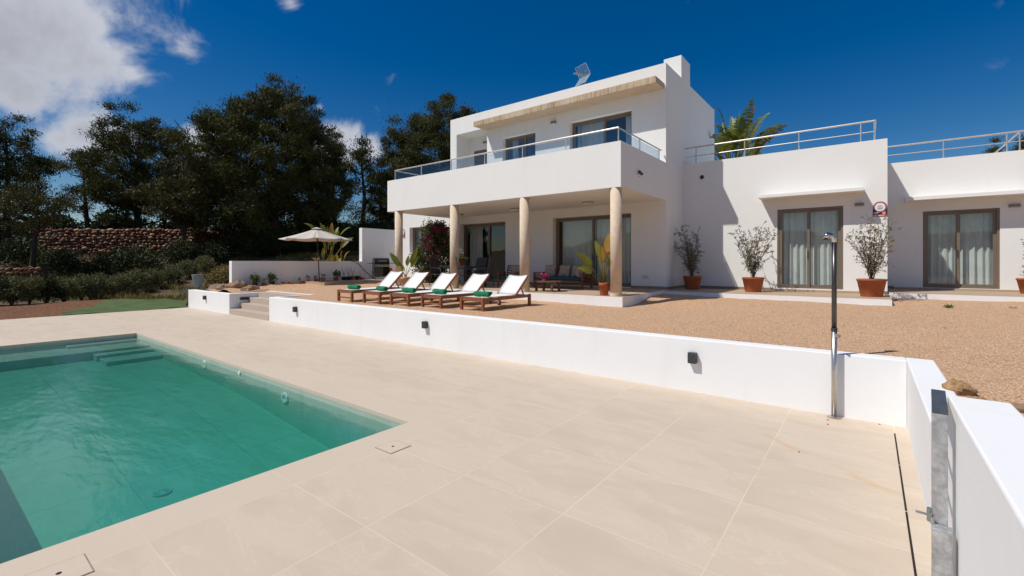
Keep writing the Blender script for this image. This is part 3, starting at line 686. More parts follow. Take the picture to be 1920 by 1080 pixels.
# ------------------------------------------------------------------ lamps, sign and fittings on the villa
def ceil_lamp(px, py, lb):
    p = atZ(px, py, 3.80); o = empty('ceiling_lamp', (p.x, p.y, 3.81), lb, 'ceiling lamp', 'patio ceiling lamps')
    MB().box(-.16, .16, -.09, .09, -.03, -.001).build('housing', LAMPG, o, bevel=.004)
    MB().add([(-.13, -.065, -.085), (.13, -.065, -.085), (.13, .065, -.085), (-.13, .065, -.085), (-.15, -.08, -.031), (.15, -.08, -.031), (.15, .08, -.031), (-.15, .08, -.031)],
             [(3, 2, 1, 0), (0, 1, 5, 4), (1, 2, 6, 5), (2, 3, 7, 6), (3, 0, 4, 7)]).build('diffuser', LAMPD, o)
ceil_lamp(1102, 379, 'rectangular grey ceiling lamp above the patio sofa'); ceil_lamp(966, 391, 'rectangular grey ceiling lamp just left of the second column from the right')
ceil_lamp(861, 402, 'small grey ceiling lamp beside the second column from the left'); ceil_lamp(1176, 400, 'grey ceiling lamp just right of the corner column')
def wall_lamp(x, y, z, lb, w_=.2, h=.09):
    o = empty('wall_lamp', (x, y, z), lb, 'wall lamp', 'grey lamps on the house walls')
    MB().box(-w_/2, w_/2, -.09, -.001, -h/2, h/2).build('housing', LAMPG, o, bevel=.008)
    MB().box(-w_/2+.02, w_/2-.02, -.08, -.015, -h/2-.012, -h/2+.001).build('lens', LAMPD, o)
p = atY(1036, 229, YW-.09); wall_lamp(p.x, YW, p.z, 'grey wall lamp between the two upper windows')
p = atY(909, 256, 15.19); wall_lamp(-13.35, 15.28, 7.13, 'grey wall lamp inside the balcony recess')
p = atY(1611, 383, YR-.09); wall_lamp(p.x, YR, p.z, 'grey wall lamp right of the door beside the round sign', .2, .08)
p = atY(1903, 385, Y2-.09); wall_lamp(p.x, Y2, p.z, 'grey wall lamp under the far right door canopy', .22, .08)
o = empty('floodlight', (XS, 19.49, 6.87), 'small grey swivel floodlight high on the shaded side wall', 'floodlight')
MB().tube([(0, 0, 0), (.12, 0, .02)], .03, 8).build('arm', LAMPG, o); MB().obox((.19, -.03, .02), (.14, .2, .15)).build('head', LAMPG, o, bevel=.02)
o = empty('security_camera', (XS, 12.24, 4.28), 'small white security camera on the balcony side', 'camera')
MB().tube([(0, 0, 0), (.05, 0, 0)], .05, 14).build('base', MATS['pale_ring'], o); MB().tube([(.07, -.1, .07), (.07, .1, .03)], .035, 12).build('body', BLACK, o)
MB().lathe([(.045, -.06), (.04, 0), (.0, .03)], (.06, .04, -.02), 12).build('dome', MATS['pale_ring'], o)
o = empty('vent_hole', (atY(1316, 332, YR).x, YR, 4.73), 'small round black vent in the white wall', 'vent')
MB().tube([(0, -.004, 0), (0, -.001, 0)], .055, 16).build('opening', BLACK, o)
mb = MB(); n_ = 20
MB().add([(r_*math.cos(2*math.pi*k/n_), y_, r_*math.sin(2*math.pi*k/n_)) for r_, y_ in ((.055, -.001), (.065, -.012), (.075, -.001)) for k in range(n_)],
    [(q*n_+k, q*n_+(k+1) % n_, (q+1)*n_+(k+1) % n_, (q+1)*n_+k) for q in range(2) for k in range(n_)]).build('rim', LAMPG, o)
o = empty('wall_socket', (-5.74, YW, 1.38), 'double white power socket low on the patio wall', 'socket')
MB().box(-.1, .1, -.02, -.001, -.05, .05).build('plate', mat('socket_plastic', (.5, .48, .46), .5), o, bevel=.006)
MB().box(-.08, -.01, -.028, -.021, -.035, .035).build('cover', mat('socket_cover', (.62, .6, .58), .4), o); MB().box(.01, .08, -.028, -.021, -.035, .035).build('cover', MATS['socket_cover'], o)
SR = mat('sign_red', (.33, .07, .08), .4); SW = mat('sign_white', (.75, .75, .76), .4); SB = mat('sign_black', (.02, .02, .025), .4); SP = mat('sign_pink', (.75, .25, .35), .4)
def sign(x, y, z, s, lb):
    o = empty('security_sign', (x, y, z), lb, 'sign', 'red and white alarm signs')
    MB().box(-.17*s, .17*s, -.008, -.001, -.22*s, .02*s).build('plate', SB, o)
    MB().box(-.17*s, .17*s, -.011, -.0085, -.22*s, -.16*s).build('red_band', SR, o)
    def disc(r, y_, cz, m, nm, rx=1.0): MB().tube([(0, y_, cz), (0, y_-.0025, cz)], r, 28).build(nm, m, o)
    disc(.165*s, -.0115, .06*s, SR, 'red_disc'); disc(.125*s, -.0145, .06*s, SW, 'white_disc')
    MB().add([(-.075*s, -.018, .07*s), (.0, -.018, .105*s), (.08*s, -.018, .07*s), (.03*s, -.018, .08*s), (-.03*s, -.018, .075*s)], [(0, 1, 2, 3, 4)]).build('emblem', SB, o)
    mk = MB()
    for k in range(5): mk.obox(((-.05+.025*k)*s, -.018, .03*s), (.016*s, .002, .03*s))
    for k in range(3): mk.obox(((-.03+.03*k)*s, -.018, -.005*s), (.022*s, .002, .012*s))
    mk.build('marks', SB, o)
    mk = MB(); mk.obox((-.085*s, -.0125, -.10*s), (.12*s, .002, .02*s)); mk.obox((-.10*s, -.0125, -.135*s), (.08*s, .002, .02*s)); mk.obox((-.02*s, -.0125, -.19*s), (.26*s, .002, .018*s))
    mk.build('white_marks', SW, o)
    MB().tube([(.09*s, -.0088, -.12*s), (.09*s, -.0125, -.12*s)], .045*s, 12).build('pink_mark', SP, o)
p = atY(1650, 392, YR); sign(p.x, YR, p.z, .92, 'round red and white alarm sign at the corner of the near right wing')
p = atY(755.5, 438, YW); sign(p.x, YW, p.z, 1.0, 'small round alarm sign behind the leftmost column')
# aerial on the roof
p = atY(1097, 158, 17.0); an = empty('tv_antenna', (p.x, 17.0, 7.9), 'grid television aerial on the roof edge', 'antenna')
MB().tube([(0, 0, 0), (0, 0, 1.95)], .016, 8).build('mast', STEEL, an)
BLG = mat('aerial_metal', (.45, .55, .60), .4, .5)
g = MB(); zc = 1.72
M_ = Matrix.Rotation(R(-20), 3, 'Z')
for s_ in (-1, 1):
    for k in range(9):
        t_ = k/8; y_ = -.10+.22*(1-t_); z_ = zc+s_*(.02+.36*t_)
        g.bar(M_ @ Vector((-.33, -.25*t_, 0))+Vector((0, 0, z_)), M_ @ Vector((.33, -.25*t_, 0))+Vector((0, 0, z_)), .022, .012)
    for x in (-.33, .33): g.bar(M_ @ Vector((x, 0, 0))+Vector((0, 0, zc)), M_ @ Vector((x, -.25, 0))+Vector((0, 0, zc+s_*.38)), .02)
g.build('reflector', BLG, an)
g = MB(); g.bar(M_ @ Vector((0, .05, 0))+Vector((0, 0, zc)), M_ @ Vector((0, -.6, 0))+Vector((0, 0, zc)), .025)
for k in range(6): q = M_ @ Vector((0, -.1-.09*k, 0))+Vector((0, 0, zc)); d = M_ @ Vector((.11, 0, 0)); g.bar(q-d, q+d, .012)
g.build('boom', mat('boom_yellow', (.35, .28, .08), .5), an)

# sconces on the pool side wall
def sconce(x, z, lb, y=YWALL, rz=0):
    o = empty('wall_light', (x, y, z), lb, 'wall light', 'dark box lights along the low white wall', rz)
    MB().box(-.055, .055, -.09, -.002, -.075, .075).build('housing', SCONC, o, bevel=.004)
    MB().box(-.045, .045, -.08, -.012, -.077, -.0755).build('lens', LAMPD, o)
for px, py, lb in [(383, 558, 'dark box light on the short white wall left of the steps'), (552.5, 580, 'dark box light on the long white wall nearest the steps'),
                   (796, 609, 'dark box light on the long white wall below the loungers'), (1298, 671, 'dark box light on the long white wall nearest the shower')]:
    p = atY(px, py, YWALL-.05); sconce(p.x, p.z, lb)
o = empty('step_light', (-18.07, 7.28, .53), 'dark oblong light on the side wall of the steps', 'wall light', None)
MB().box(.002, .05, -.16, .16, -.05, .05).build('housing', SCONC, o, bevel=.004); MB().box(.0505, .052, -.13, .13, -.03, .03).build('lens', BLACK, o)

# ------------------------------------------------------------------ low garden wall, stone wall
XG = -19.8
a0, a1 = atX(434.5, 489, XG).y, atX(679, 490, XG).y
a2 = 16.5
gw = MB(); gw.box(XG-.25, XG, a0, a1, .3, 1.905)
gw.box(XG-.25, XG, a1, a2, .3, 3.56)
tag(gw.build('garden_wall', WALLW, bevel=.01), 'white plaster garden wall stepping up from low to tall behind the parasol', 'wall')
def stone_wall(name, pts, h, th, lb, n_layers, sw):
    """dry stone courses: one mesh of rounded stones"""
    rg = random.Random(5); mb = MB(); core = MB()
    for (p, q) in zip(pts, pts[1:]):
        p, q = Vector(p), Vector(q); d = q-p; L = Vector((d.x, d.y, 0)).length; dx = Vector((d.x, d.y, 0))/L; nn = Vector((dx.y, -dx.x, 0))
        if nn.dot(Vector((0, 0, 0))-p) < 0: nn = -nn
        hh = h/n_layers
        for k in range(n_layers):
            s = -rg.random()*sw*2
            while s < L:
                wd = sw*(.35+rg.random()*.85); c = p+dx*(s+wd/2)+Vector((0, 0, d.z*(s+wd/2)/L+hh*(k+.5)+rg.uniform(-.07, .07)))+nn*(rg.random()*.12)
                rx, rz_ = wd/2*1.05, hh/2*(.9+rg.random()*.5); ry = .16; nl, nm = 5, 8; V = []
                ph = rg.random()*6; jit = [1+rg.uniform(-.22, .22) for _ in range(nl*nm)]
                for i in range(nl):
                    t = math.pi*(i+.3)/(nl-.4)
                    for j in range(nm):
                        u = 2*math.pi*j/nm+ph; g_ = jit[i*nm+j]
                        V.append(tuple(c+dx*rx*math.sin(t)*math.cos(u)*g_+Vector((0, 0, rz_*math.sin(t)*math.sin(u)*g_))+nn*ry*math.cos(t)))
                mb.add(V, [(i*nm+j, i*nm+(j+1) % nm, (i+1)*nm+(j+1) % nm, (i+1)*nm+j) for i in range(nl-1) for j in range(nm)]+[tuple(range(nm))])
                s += wd
        c0, c1 = p-nn*th/2, q-nn*th/2; w_ = nn*(th/2-.02)
        V = [p_+s_*w_+Vector((0, 0, z)) for p_ in (c0, c1) for s_ in (-1, 1) for z in (-.8, h-.03)]
        core.add([tuple(v) for v in V], [(0, 1, 3, 2), (4, 6, 7, 5), (0, 4, 5, 1), (2, 3, 7, 6), (1, 5, 7, 3)])
    m = bpy.data.materials.new('stone_wall'); m.use_nodes = True; t = NT(m.node_tree)
    g = t.n('NewGeometry'); c = t.ramp(g.outputs['Random Per Island'], [(0, (.18, .07, .04)), (.3, (.29, .11, .06)), (.5, (.22, .12, .09)), (.7, (.38, .19, .09)), (.9, (.50, .32, .17)), (1, (.28, .21, .17))])
    nz_ = t.n('TexNoise', i_Vector=g.outputs['Position'], i_Scale=7.0, i_Detail=5.0)
    c = t.mix(t.math('MULTIPLY', nz_.outputs[0], .6), c, (.06, .04, .03))
    p_ = t.n('BsdfPrincipled', i_Base_Color=c, i_Roughness=.9); t.l(t.n('Bump', i_Strength=.8, i_Distance=.03, i_Height=nz_.outputs[0]).outputs[0], p_.inputs['Normal'])
    t.l(p_.outputs[0], t.n('OutputMaterial').inputs[0])
    o = empty(name, pts[0], lb, 'stone wall'); iv = Matrix.Translation(-Vector(pts[0]))
    a = core.build('core', mat('wall_mortar', (.07, .045, .03), .95), o); b = mb.build('stones', m, o, smooth=True)
    a.matrix_parent_inverse = iv; b.matrix_parent_inverse = iv
stone_wall('stone_wall', [atb(78, 475, 36.5), atb(360, 474, 37.5), atb(425, 478, 41)], 1.95, .7, 'long reddish rubble stone wall beneath the pines', 9, .44)
stone_wall('low_stone_wall', [atb(-20, 514, 27), atb(72, 512, 27)], .35, .6, 'low pale dry stone terrace edge at the far left', 2, .35)

# ------------------------------------------------------------------ shower
sp = atZ(1564, 783, 0); SHX, SHY = sp.x, YWALL-.085
o = empty('garden_shower', (SHX, SHY, 0), 'slim steel garden shower standing against the white wall', 'shower')
MB().lathe([(.075, .001), (.075, .01), (.06, .016), (.034, .02)], n=24).build('foot_plate', STEEL, o, smooth=False)
MB().tube([(0, 0, .02), (0, 0, 1.03)], .029, 20).build('lower_column', STEEL, o, smooth=True)
MB().tube([(0, 0, 1.03), (0, 0, 1.07)], .033, 20).build('collar', SCONC, o)
MB().tube([(0, 0, 1.07), (0, 0, 2.10)], .026, 20).build('upper_column', mat('dark_steel', (.10, .09, .085), .35, .85), o, smooth=True)
MB().tube([(.02, -.02, .98), (.055, -.05, .98)], .02, 12).build('tap', STEEL, o)
hd = MB(); dv = Vector((-CC, -SS*-1*0, 0)); dv = Vector((-.79, -.61, 0))
hd.tube([Vector((0, 0, 2.09)), Vector((0, 0, 2.14)), Vector((0, 0, 2.165))+dv*.03, Vector((0, 0, 2.175))+dv*.08, Vector((0, 0, 2.15))+dv*.12], [.028, .03, .034, .036, .03], 14)
hd.build('shower_head', mat('chrome', (.55, .57, .60), .12, 1.0), o, smooth=True)
MB().lathe([(.034, 0), (.03, -.008)], (dv.x*.10, dv.y*.10, 2.125), 16).build('nozzle', BLACK, o)

# ------------------------------------------------------------------ open gate at the near right
pn, pf = atb(1762.5, 768, 2.25), atb(1759, 731, 2.60); zt = 1.129
gt = empty('metal_gate', (pn.x, pn.y, 0), 'galvanised metal gate folded back against the white parapet at the near right', 'gate')
dg = Vector((pf.x-pn.x, pf.y-pn.y, 0)); Lg = dg.length; dg.normalize()
w_ = .057; F0 = Vector((0, 0, 0))+dg*.001
def gb(p, q, w, h, nm, m=GALV, **k): return MB().bar(p, q, w, h).build(nm, m, gt, bevel=.004, **k)
M_g = dg.to_track_quat('Y', 'Z').to_matrix()
MB().obox(dg*.02+Vector((0, 0, zt/2+.02)), (w_, .04, zt-.04), M_g).build('stile', GALV, gt, bevel=.004)
MB().obox(dg*(Lg-.02)+Vector((0, 0, zt/2+.02)), (w_, .04, zt-.04), M_g).build('stile', GALV, gt, bevel=.004)
MB().obox(dg*Lg/2+Vector((0, 0, zt-.011)), (w_+.002, Lg, .022), M_g).build('top_rail', mat('shaded_galvanised', (.13, .16, .18), .5, .6, var=.3, vscale=20), gt)  # rail's shaded look is put into a darker galvanised colour
for k in range(5): MB().obox(dg*Lg/2+Vector((0, 0, .12+.19*k)), (.012, Lg-.08, .012), M_g).build('bar', GALV, gt)
nside = Vector((dg.y, -dg.x, 0))
MB().obox(-dg*.035+nside*.006+Vector((0, 0, .285)), (.072, .06, .57), M_g).build('hinge_post', GALV, gt, bevel=.005)
lt = MB(); lc = -dg*.0-nside*.04+Vector((0, 0, .60)); lt.tube([lc, lc-nside*.05], .006, 8); lt.tube([lc-Vector((0, 0, .03)), lc+Vector((0, 0, .035))], .009, 8); lt.obox(lc, (.016, .05, .04), M_g)
lt.build('latch', mat('latch_steel', (.30, .33, .32), .4, .8), gt)
MB().tube([lc+nside*.012-dg*.02-Vector((0, 0, .03)), lc+nside*.012-dg*.02+Vector((0, 0, .0))], .010, 8).build('bolt', STEEL, gt)

# ------------------------------------------------------------------ sun loungers and towels
def lounger():
    t = empty('sun_lounger'); hw = .345
    f = MB()
    for s_ in (-1, 1): f.box(s_*hw-.016, s_*hw+.016, .03, 1.93, .225, .30)
    f.box(-hw+.017, hw-.017, .02, .055, .225, .30); f.box(-hw+.017, hw-.017, 1.89, 1.925, .225, .29); f.box(-hw+.017, hw-.017, 1.34, 1.375, .23, .27)
    f.box(-hw+.02, hw-.02, .035, .06, .075, .115)
    f.build('frame', TEAK, t, bevel=.004)
    for x, y in ((-hw, .04), (hw, .04), (hw, 1.90)):
        MB().box(x-.032, x+.032, y-.035, y+.035, -.03, .31).build('leg', TEAK, t, bevel=.005)
    MB().box(-hw-.03, -hw+.03, 1.45, 1.51, .02, .25).build('leg', TEAK, t, bevel=.005)
    MB().tube([(-hw-.025, 1.48, .05), (-hw+.025, 1.48, .05)], .055, 16).build('wheel', DTEAK, t)
    sl = MB(); sl.sheet(lambda u, v: (-hw+.02+(2*hw-.04)*u, .03+1.33*v, .318-.012*math.sin(math.pi*u)*math.sin(math.pi*v)), 7, 9, .004)
    sl.build('seat_sling', SLING, t, smooth=True)
    y0, z0, y1, z1 = 1.36, .315, 1.885, .785
    b = MB()
    for s_ in (-1, 1): b.bar((s_*(hw-.036), y0, z0), (s_*(hw-.036), y1, z1), .03, .045)
    b.bar((-hw+.05, y1-.012, z1-.012), (hw-.05, y1-.012, z1-.012), .03, .04)
    bo = b.build('backrest', TEAK, t, bevel=.003)
    MB().sheet(lambda u, v: (-hw+.045+(2*hw-.09)*u, y0+(y1-y0)*v+.012*math.sin(math.pi*u)-.018, z0+(z1-z0)*v+.022-.012*math.sin(math.pi*u)), 7, 7, .004).build('back_sling', SLING, bo, smooth=True)
    for s_ in (-1, 1): MB().bar((s_*(hw-.07), 1.60, .53), (s_*(hw-.07), 1.74, .28), .02, .03).build('prop', TEAK, t)
    return t
L0 = lounger()
spots = [(-7.105, 8.03), (-8.335, 7.86), (-9.385, 7.70), (-10.46, 7.60), (-11.60, 7.50)]
lls = ['wooden sun lounger at the right end of the row, nearest the corner column', 'wooden sun lounger second from the right end of the row', 'middle wooden sun lounger of the row of five',
       'wooden sun lounger second from the left end of the row', 'wooden sun lounger at the left end of the row, nearest the steps']
rg = random.Random(2)
def towel(seed):
    r_ = random.Random(seed); ph = [r_.random()*6 for _ in range(4)]; t_ = MB(); n, k = 26, 18; L = .44; V = []
    for i in range(n):
        u = i/(n-1); x = (u-.5)*L; endr = 1-.12*max(0, abs(u-.5)*2-.9)*10
        rr_ = .066*endr*(1-.16*math.exp(-((u-.5-.05*math.sin(ph[0]))/.07)**2))
        for j in range(k):
            a = 2*math.pi*j/k; q = rr_*(1+.05*math.sin(3*a+ph[1]+u*9)+.03*math.sin(7*a+u*23+ph[2]))
            V.append((x+.01*math.sin(a*2+ph[3]), q*1.15*math.cos(a)+.012*math.sin(u*6+ph[0]), .064+max(q*math.sin(a), -.062)))
    t_.add(V, [(i*k+j, i*k+(j+1) % k, (i+1)*k+(j+1) % k, (i+1)*k+j) for i in range(n-1) for j in range(k)])
    for i in (0, n-1):                                          # rolled ends: a spiral of rings
        base = t_.n
        V2 = []; rings = 4
        for q in range(rings+1):
            f = 1-q/rings; dx_ = (.012 if q % 2 else 0)*(1 if i == 0 else -1)
            for j in range(k):
                p_ = V[i*k+j]; V2.append((p_[0]+dx_, p_[1]*f, .064+(p_[2]-.064)*f))
        t_.add(V2, [(q*k+j, q*k+(j+1) % k, (q+1)*k+(j+1) % k, (q+1)*k+j) for q in range(rings) for j in range(k)])
    return t_.build('rolled_towel', TOWEL, smooth=True)
for i, (xr, y) in enumerate(spots):
    o = L0 if i == 0 else copy_tree(L0)
    zf, zb = gz(xr-.35, y), gz(xr-.35, y+1.95)
    o.location = (xr-.377, y, (zf+zb)/2+.002); o.rotation_euler.z = R([0, -1, .8, 1.2, -.6][i]); o.rotation_euler.x = math.atan2(zb-zf, 1.95)*.5
    tag(o, lls[i], 'sun lounger', 'sun loungers in a row on the gravel')
    tw = towel(40+i); tw.location = (xr-.377+[.06, -.02, .02, .05, -.02][i], y+.33, (zf+zb)/2+.322); tw.rotation_euler.z = R([4, -3, 2, -5, 6][i])
    tag(tw, 'rolled green towel on the '+['rightmost lounger', 'second lounger from the right', 'middle lounger', 'second lounger from the left', 'leftmost lounger'][i], 'towel', 'rolled green towels on the loungers')

# ------------------------------------------------------------------ parasol
ub = atZ(599, 531, .935); U = empty('parasol', (ub.x, ub.y, gz(ub.x, ub.y)), 'open cream parasol on a thin dark pole by the low garden wall', 'parasol')
uz = gz(ub.x, ub.y); rU = 64*depth(ub)/FPX*1.02; zt_ = atb(593, 428, depth(ub)).z-uz; ze = atb(593, 449, depth(ub)).z-uz
lean = Vector((-.05, -.03, 0))*1.0; top = Vector((lean.x*2.2, lean.y*2.2, zt_))
MB().lathe([(.27, .0), (.27, .04), (.24, .055), (.04, .07), (.035, .22)], n=20).build('base', SCONC, U)
MB().tube([(0, 0, .05), tuple(top-Vector((0, 0, .05)))], .022, 12).build('pole', mat('bronze_pole', (.06, .04, .035), .4, .5), U, smooth=True)
MB().obox(Vector((lean.x*1, lean.y*1, 1.08)), (.05, .08, .09)).build('crank', GALV, U)
cnp = MB(); nr = 8; K = 6; seg = 6; V = []
for i in range(nr):
    a0_, a1_ = 2*math.pi*(i+.3)/nr, 2*math.pi*(i+1.3)/nr; base_ = []
    for r_i in range(K+1):
        f = r_i/K
        for s_i in range(seg+1):
            g_ = s_i/seg; e0 = Vector((math.cos(a0_), math.sin(a0_), 0)); e1 = Vector((math.cos(a1_), math.sin(a1_), 0))
            d = e0.lerp(e1, g_); sag = -.05*math.sin(math.pi*g_)*f+(-.02*math.sin(math.pi*f)); pull = 1-.05*math.sin(math.pi*g_)*f
            base_.append(tuple(Vector((top.x, top.y, 0))+d*rU*f*pull+Vector((0, 0, zt_+(ze-zt_)*f**.93+sag))))
    V.append(base_)
for b_ in V: cnp.add(b_, [(r_i*(seg+1)+s_i, r_i*(seg+1)+s_i+1, (r_i+1)*(seg+1)+s_i+1, (r_i+1)*(seg+1)+s_i) for r_i in range(K) for s_i in range(seg)])
co = cnp.build('canopy', FABU, U, smooth=True); so = co.modifiers.new('cloth', 'SOLIDIFY'); so.thickness = .004
vt = MB()
for b_ in range(nr):
    a = 2*math.pi*(b_+.3)/nr; a1_ = 2*math.pi*(b_+1.3)/nr
    vt.add([(top.x, top.y, zt_+.05), (top.x+.24*math.cos(a), top.y+.24*math.sin(a), zt_-.03), (top.x+.24*math.cos(a1_), top.y+.24*math.sin(a1_), zt_-.03)], [(0, 1, 2)])
vt.build('vent_cap', FABU, U)
for i in range(nr):
    a = 2*math.pi*(i+.3)/nr; d = Vector((math.cos(a), math.sin(a), 0))
    MB().bar(Vector((top.x, top.y, zt_-.06)), Vector((top.x, top.y, ze-.02))+d*rU*.97, .014).build('rib', STEEL, U)

# ------------------------------------------------------------------ plants: helpers
def blade(mb, p, d, L, W, droop=.4, strips=0, rg=random, fold=.25, roll=0.0):
    """paddle leaf along direction d from p, drooping; strips>0 gives a tattered leaf"""
    d = Vector(d).normalized(); n = 14; side = d.cross(Vector((0, 0, 1)))
    side = side.normalized() if side.length > .05 else Vector((1, 0, 0)); side = Matrix.Rotation(roll, 3, d) @ side; pts = []; q = Vector(p); dd = d.copy()
    for i in range(n+1):
        pts.append(q.copy()); q = q+dd*L/n; dd = (dd+Vector((0, 0, -droop/n*2.2*(i/n+.2)))).normalized()
    def wd(t): return W*.5*max(.0, math.sin(math.pi*min(1, t**.75*.97+.03)))**.75
    if not strips:
        V = []
        for i, c in enumerate(pts):
            t = i/n; tg = (pts[min(i+1, n)]-pts[max(i-1, 0)]).normalized(); up = side.cross(tg).normalized(); w2 = wd(t)
            V += [c-side*w2+up*w2*fold, c-side*w2*.5+up*w2*fold*.35, c, c+side*w2*.5+up*w2*fold*.35, c+side*w2+up*w2*fold]
        mb.add([tuple(v) for v in V], [(i*5+j, i*5+j+1, (i+1)*5+j+1, (i+1)*5+j) for i in range(n) for j in range(4)])
    else:
        for s_ in (-1, 1):
            for k in range(strips):
                t0, t1 = (k+.05)/strips, (k+rg.uniform(.75, 1.0))/strips
                f = lambda t: pts[min(int(t*n), n-1)].lerp(pts[min(int(t*n)+1, n)], t*n-int(t*n))
                a, b = f(t0), f(t1); w2 = wd((t0+t1)/2)*rg.uniform(.75, 1.1); tg = (b-a).normalized() if (b-a).length > 0 else d
                o1 = (side*s_*w2+tg*w2*.45+Vector((0, 0, -w2*rg.uniform(.1, .7))))
                mb.add([tuple(a), tuple(b), tuple(b+o1*.97), tuple(a+o1)], [(0, 1, 2, 3)])
        mb.tube(pts, [max(.012*(1-i/n), .003) for i in range(n+1)], 4)
def pot(mb, r, h, rim=.12, taper=.72, n=24):
    mb.lathe([(r*taper*.98, 0), (r*taper, .01), (r*.95, h*(1-rim)), (r*1.0, h*(1-rim)+.003), (r, h-.004), (r*.97, h), (r*.88, h), (r*.86, h*.9)], n=n)
def potted(name, x, y, z, r, h, m, label, cat_, group=None, **k):
    o = empty(name, (x, y, z), label, cat_, group); b = MB(); pot(b, r, h, **k); po = b.build('pot', m, o)
    for pl in po.data.polygons: pl.use_smooth = len(pl.vertices) == 4
    MB().lathe([(r*.87, h*.9), (.001, h*.93)], n=16, cap=False).build('soil', DIRT, o); return o
def shrub_stems(o, seed, base, H, Wd, nst, leaf_n, lsz, lm, sm=TWIG, bias=(0, 0), asp=.3):
    rg = random.Random(seed); mb = MB(); P = []; O_ = []
    for k in range(nst):
        az = 2*math.pi*(k+rg.random()*.7)/nst; sp = rg.uniform(.15, 1.0); hh = H*rg.uniform(.62, 1.0)*(1-.25*sp*sp)
        end = Vector((math.cos(az)*Wd*sp+bias[0], math.sin(az)*Wd*sp+bias[1], hh)); p0 = Vector((rg.uniform(-.03, .03), rg.uniform(-.03, .03), base)); pts = []
        for i in range(9):
            t = i/8; pts.append(p0.lerp(end, t)+Vector((math.cos(az), math.sin(az), 0))*Wd*.16*math.sin(math.pi*t)*sp*-.6+Vector((rg.uniform(-1, 1), rg.uniform(-1, 1), rg.uniform(-.5, .5)))*.022*(i > 0))
        mb.tube(pts, [.011*(1-.75*i/8) for i in range(9)], 5)
        for i in range(2, 9):
            for b_ in range(rg.choice((1, 2, 2, 3))):
                d = Vector((rg.gauss(0, 1), rg.gauss(0, 1), rg.gauss(.5, .7))).normalized(); ln = rg.uniform(.10, .30)*(1.1-.5*abs(i/8-.5)); q = pts[i]+d*ln
                mb.tube([pts[i], pts[i].lerp(q, .5)+Vector((0, 0, -.01)), q], [.004, .003, .0015], 3, cap=False)
                for _ in range(leaf_n): 
                    t = rg.uniform(.25, 1.05); P.append(pts[i].lerp(q, t)); O_.append(d)
            for _ in range(leaf_n//2): P.append(pts[i-1].lerp(pts[i], rg.random())); O_.append(Vector((0, 0, 1)))
    mb.build('stems', sm, o)
    nr_ = np.random.default_rng(seed); V, F = leaves(np.array([tuple(p) for p in P]), lsz, nr_, asp, .3, np.array([tuple(p) for p in O_]), 1.2)
    leaf_obj('foliage', V, F, lm, o)

# three big potted bushes along the wing plus one cut by the frame edge
for i, (px, py, Y, r, h, H, Wd, lb, bias) in enumerate([
    (1298, 541, 15.25, .285, .43, 1.85, .62, 'terracotta pot with a sparse bush in the shaded wall corner', (-.12, 0)),
    (1412, 545, 15.10, .30, .43, 2.12, .62, 'terracotta pot with a tall sparse bush left of the glass door', (-.05, 0)),
    (1634, 555, 14.87, .315, .45, 1.84, .58, 'large terracotta pot with a sparse bush right of the glass door', (0, 0)),
    (1936, 540, 17.7, .30, .40, 1.5, .5, 'terracotta pot half cut off by the right edge of the picture', (.3, 0))]):
    p = atY(px, py, Y); z = 1.036 if i == 3 else .981
    o = potted('potted_bush', p.x, Y, z, r, h, TERRA, lb, 'potted plant', 'big potted bushes along the house')
    shrub_stems(o, 70+i, h*.9, H*1.13, Wd*1.08, 17, 8, .058, OLIVL, bias=bias, asp=.38)
# potted strelitzia at the corner column, and the one behind the loungers
def strelitzia(name, x, y, z, r, h, m, lb, specs, seed, cat_='potted plant'):
    o = potted(name, x, y, z, r, h, m, lb, cat_, rim=.25)
    rg = random.Random(seed)
    for (az, tilt, sl, bl, bw, dr_, old) in specs:
        d = Vector((math.cos(az)*math.sin(tilt), math.sin(az)*math.sin(tilt), math.cos(tilt))); p0 = Vector((rg.uniform(-.04, .04), rg.uniform(-.04, .04), h*.9)); p1 = p0+d*sl
        lf = MB(); blade(lf, p1, d, bl, bw*1.15, dr_, 0, rg, .25, rg.choice((-1, 1))*rg.uniform(.6, 1.1)); lo_ = lf.build('leaf', BANAB if old else BANAL, o, smooth=True)
        MB().tube([p0, p0.lerp(p1, .5)+Vector((0, 0, .02)), p1], [.012, .009, .006], 6).build('stalk', BANAB if old else BANAL, lo_, smooth=True)
    return o
rgt = math.atan2(SS, CC)            # azimuth of "screen right"
lft = rgt+math.pi
p = atY(1132.5, 556, 11.22)
strelitzia('potted_strelitzia', p.x, 11.22, .968, .145, .34, TERRA, 'orange terracotta pot with yellowing broad-leaved plant beside the corner column',
    [(lft, .62, .55, .58, .22, .5, 0), (lft+.2, .85, .42, .45, .18, .9, 0), (rgt, .10, .85, .60, .24, 1.5, 1), (rgt+.4, .22, .70, .55, .20, 1.6, 1), (lft-.3, .15, .75, .45, .18, .8, 0),
     (rgt-.5, .3, .60, .50, .16, .9, 1), (lft+1.2, .3, .65, .45, .14, .7, 1), (rgt+1.2, .2, .8, .45, .15, .6, 1), (rgt+.1, .4, .45, .40, .12, 1.2, 1), (lft+.8, .1, .55, .55, .14, 1.0, 1), (lft+2.6, .35, .5, .5, .16, .9, 0), (lft-1.0, .28, .6, .5, .18, 1.1, 0)], 4)
p = atZ(761, 537, .975); 
strelitzia('potted_strelitzia', p.x, p.y, .972, .19, .34, TERRB, 'pale terracotta pot with dark paddle leaves behind the left loungers',
    [(lft, .55, .5, .62, .20, .2, 0), (rgt, .35, .55, .65, .18, .1, 0), (rgt, .5, .45, .5, .15, .5, 0), (lft+.5, .3, .25, .4, .16, .8, 0), (lft-.4, .25, .2, .38, .15, 1.1, 0), (rgt+.9, .15, .45, .4, .13, .6, 0)], 5)

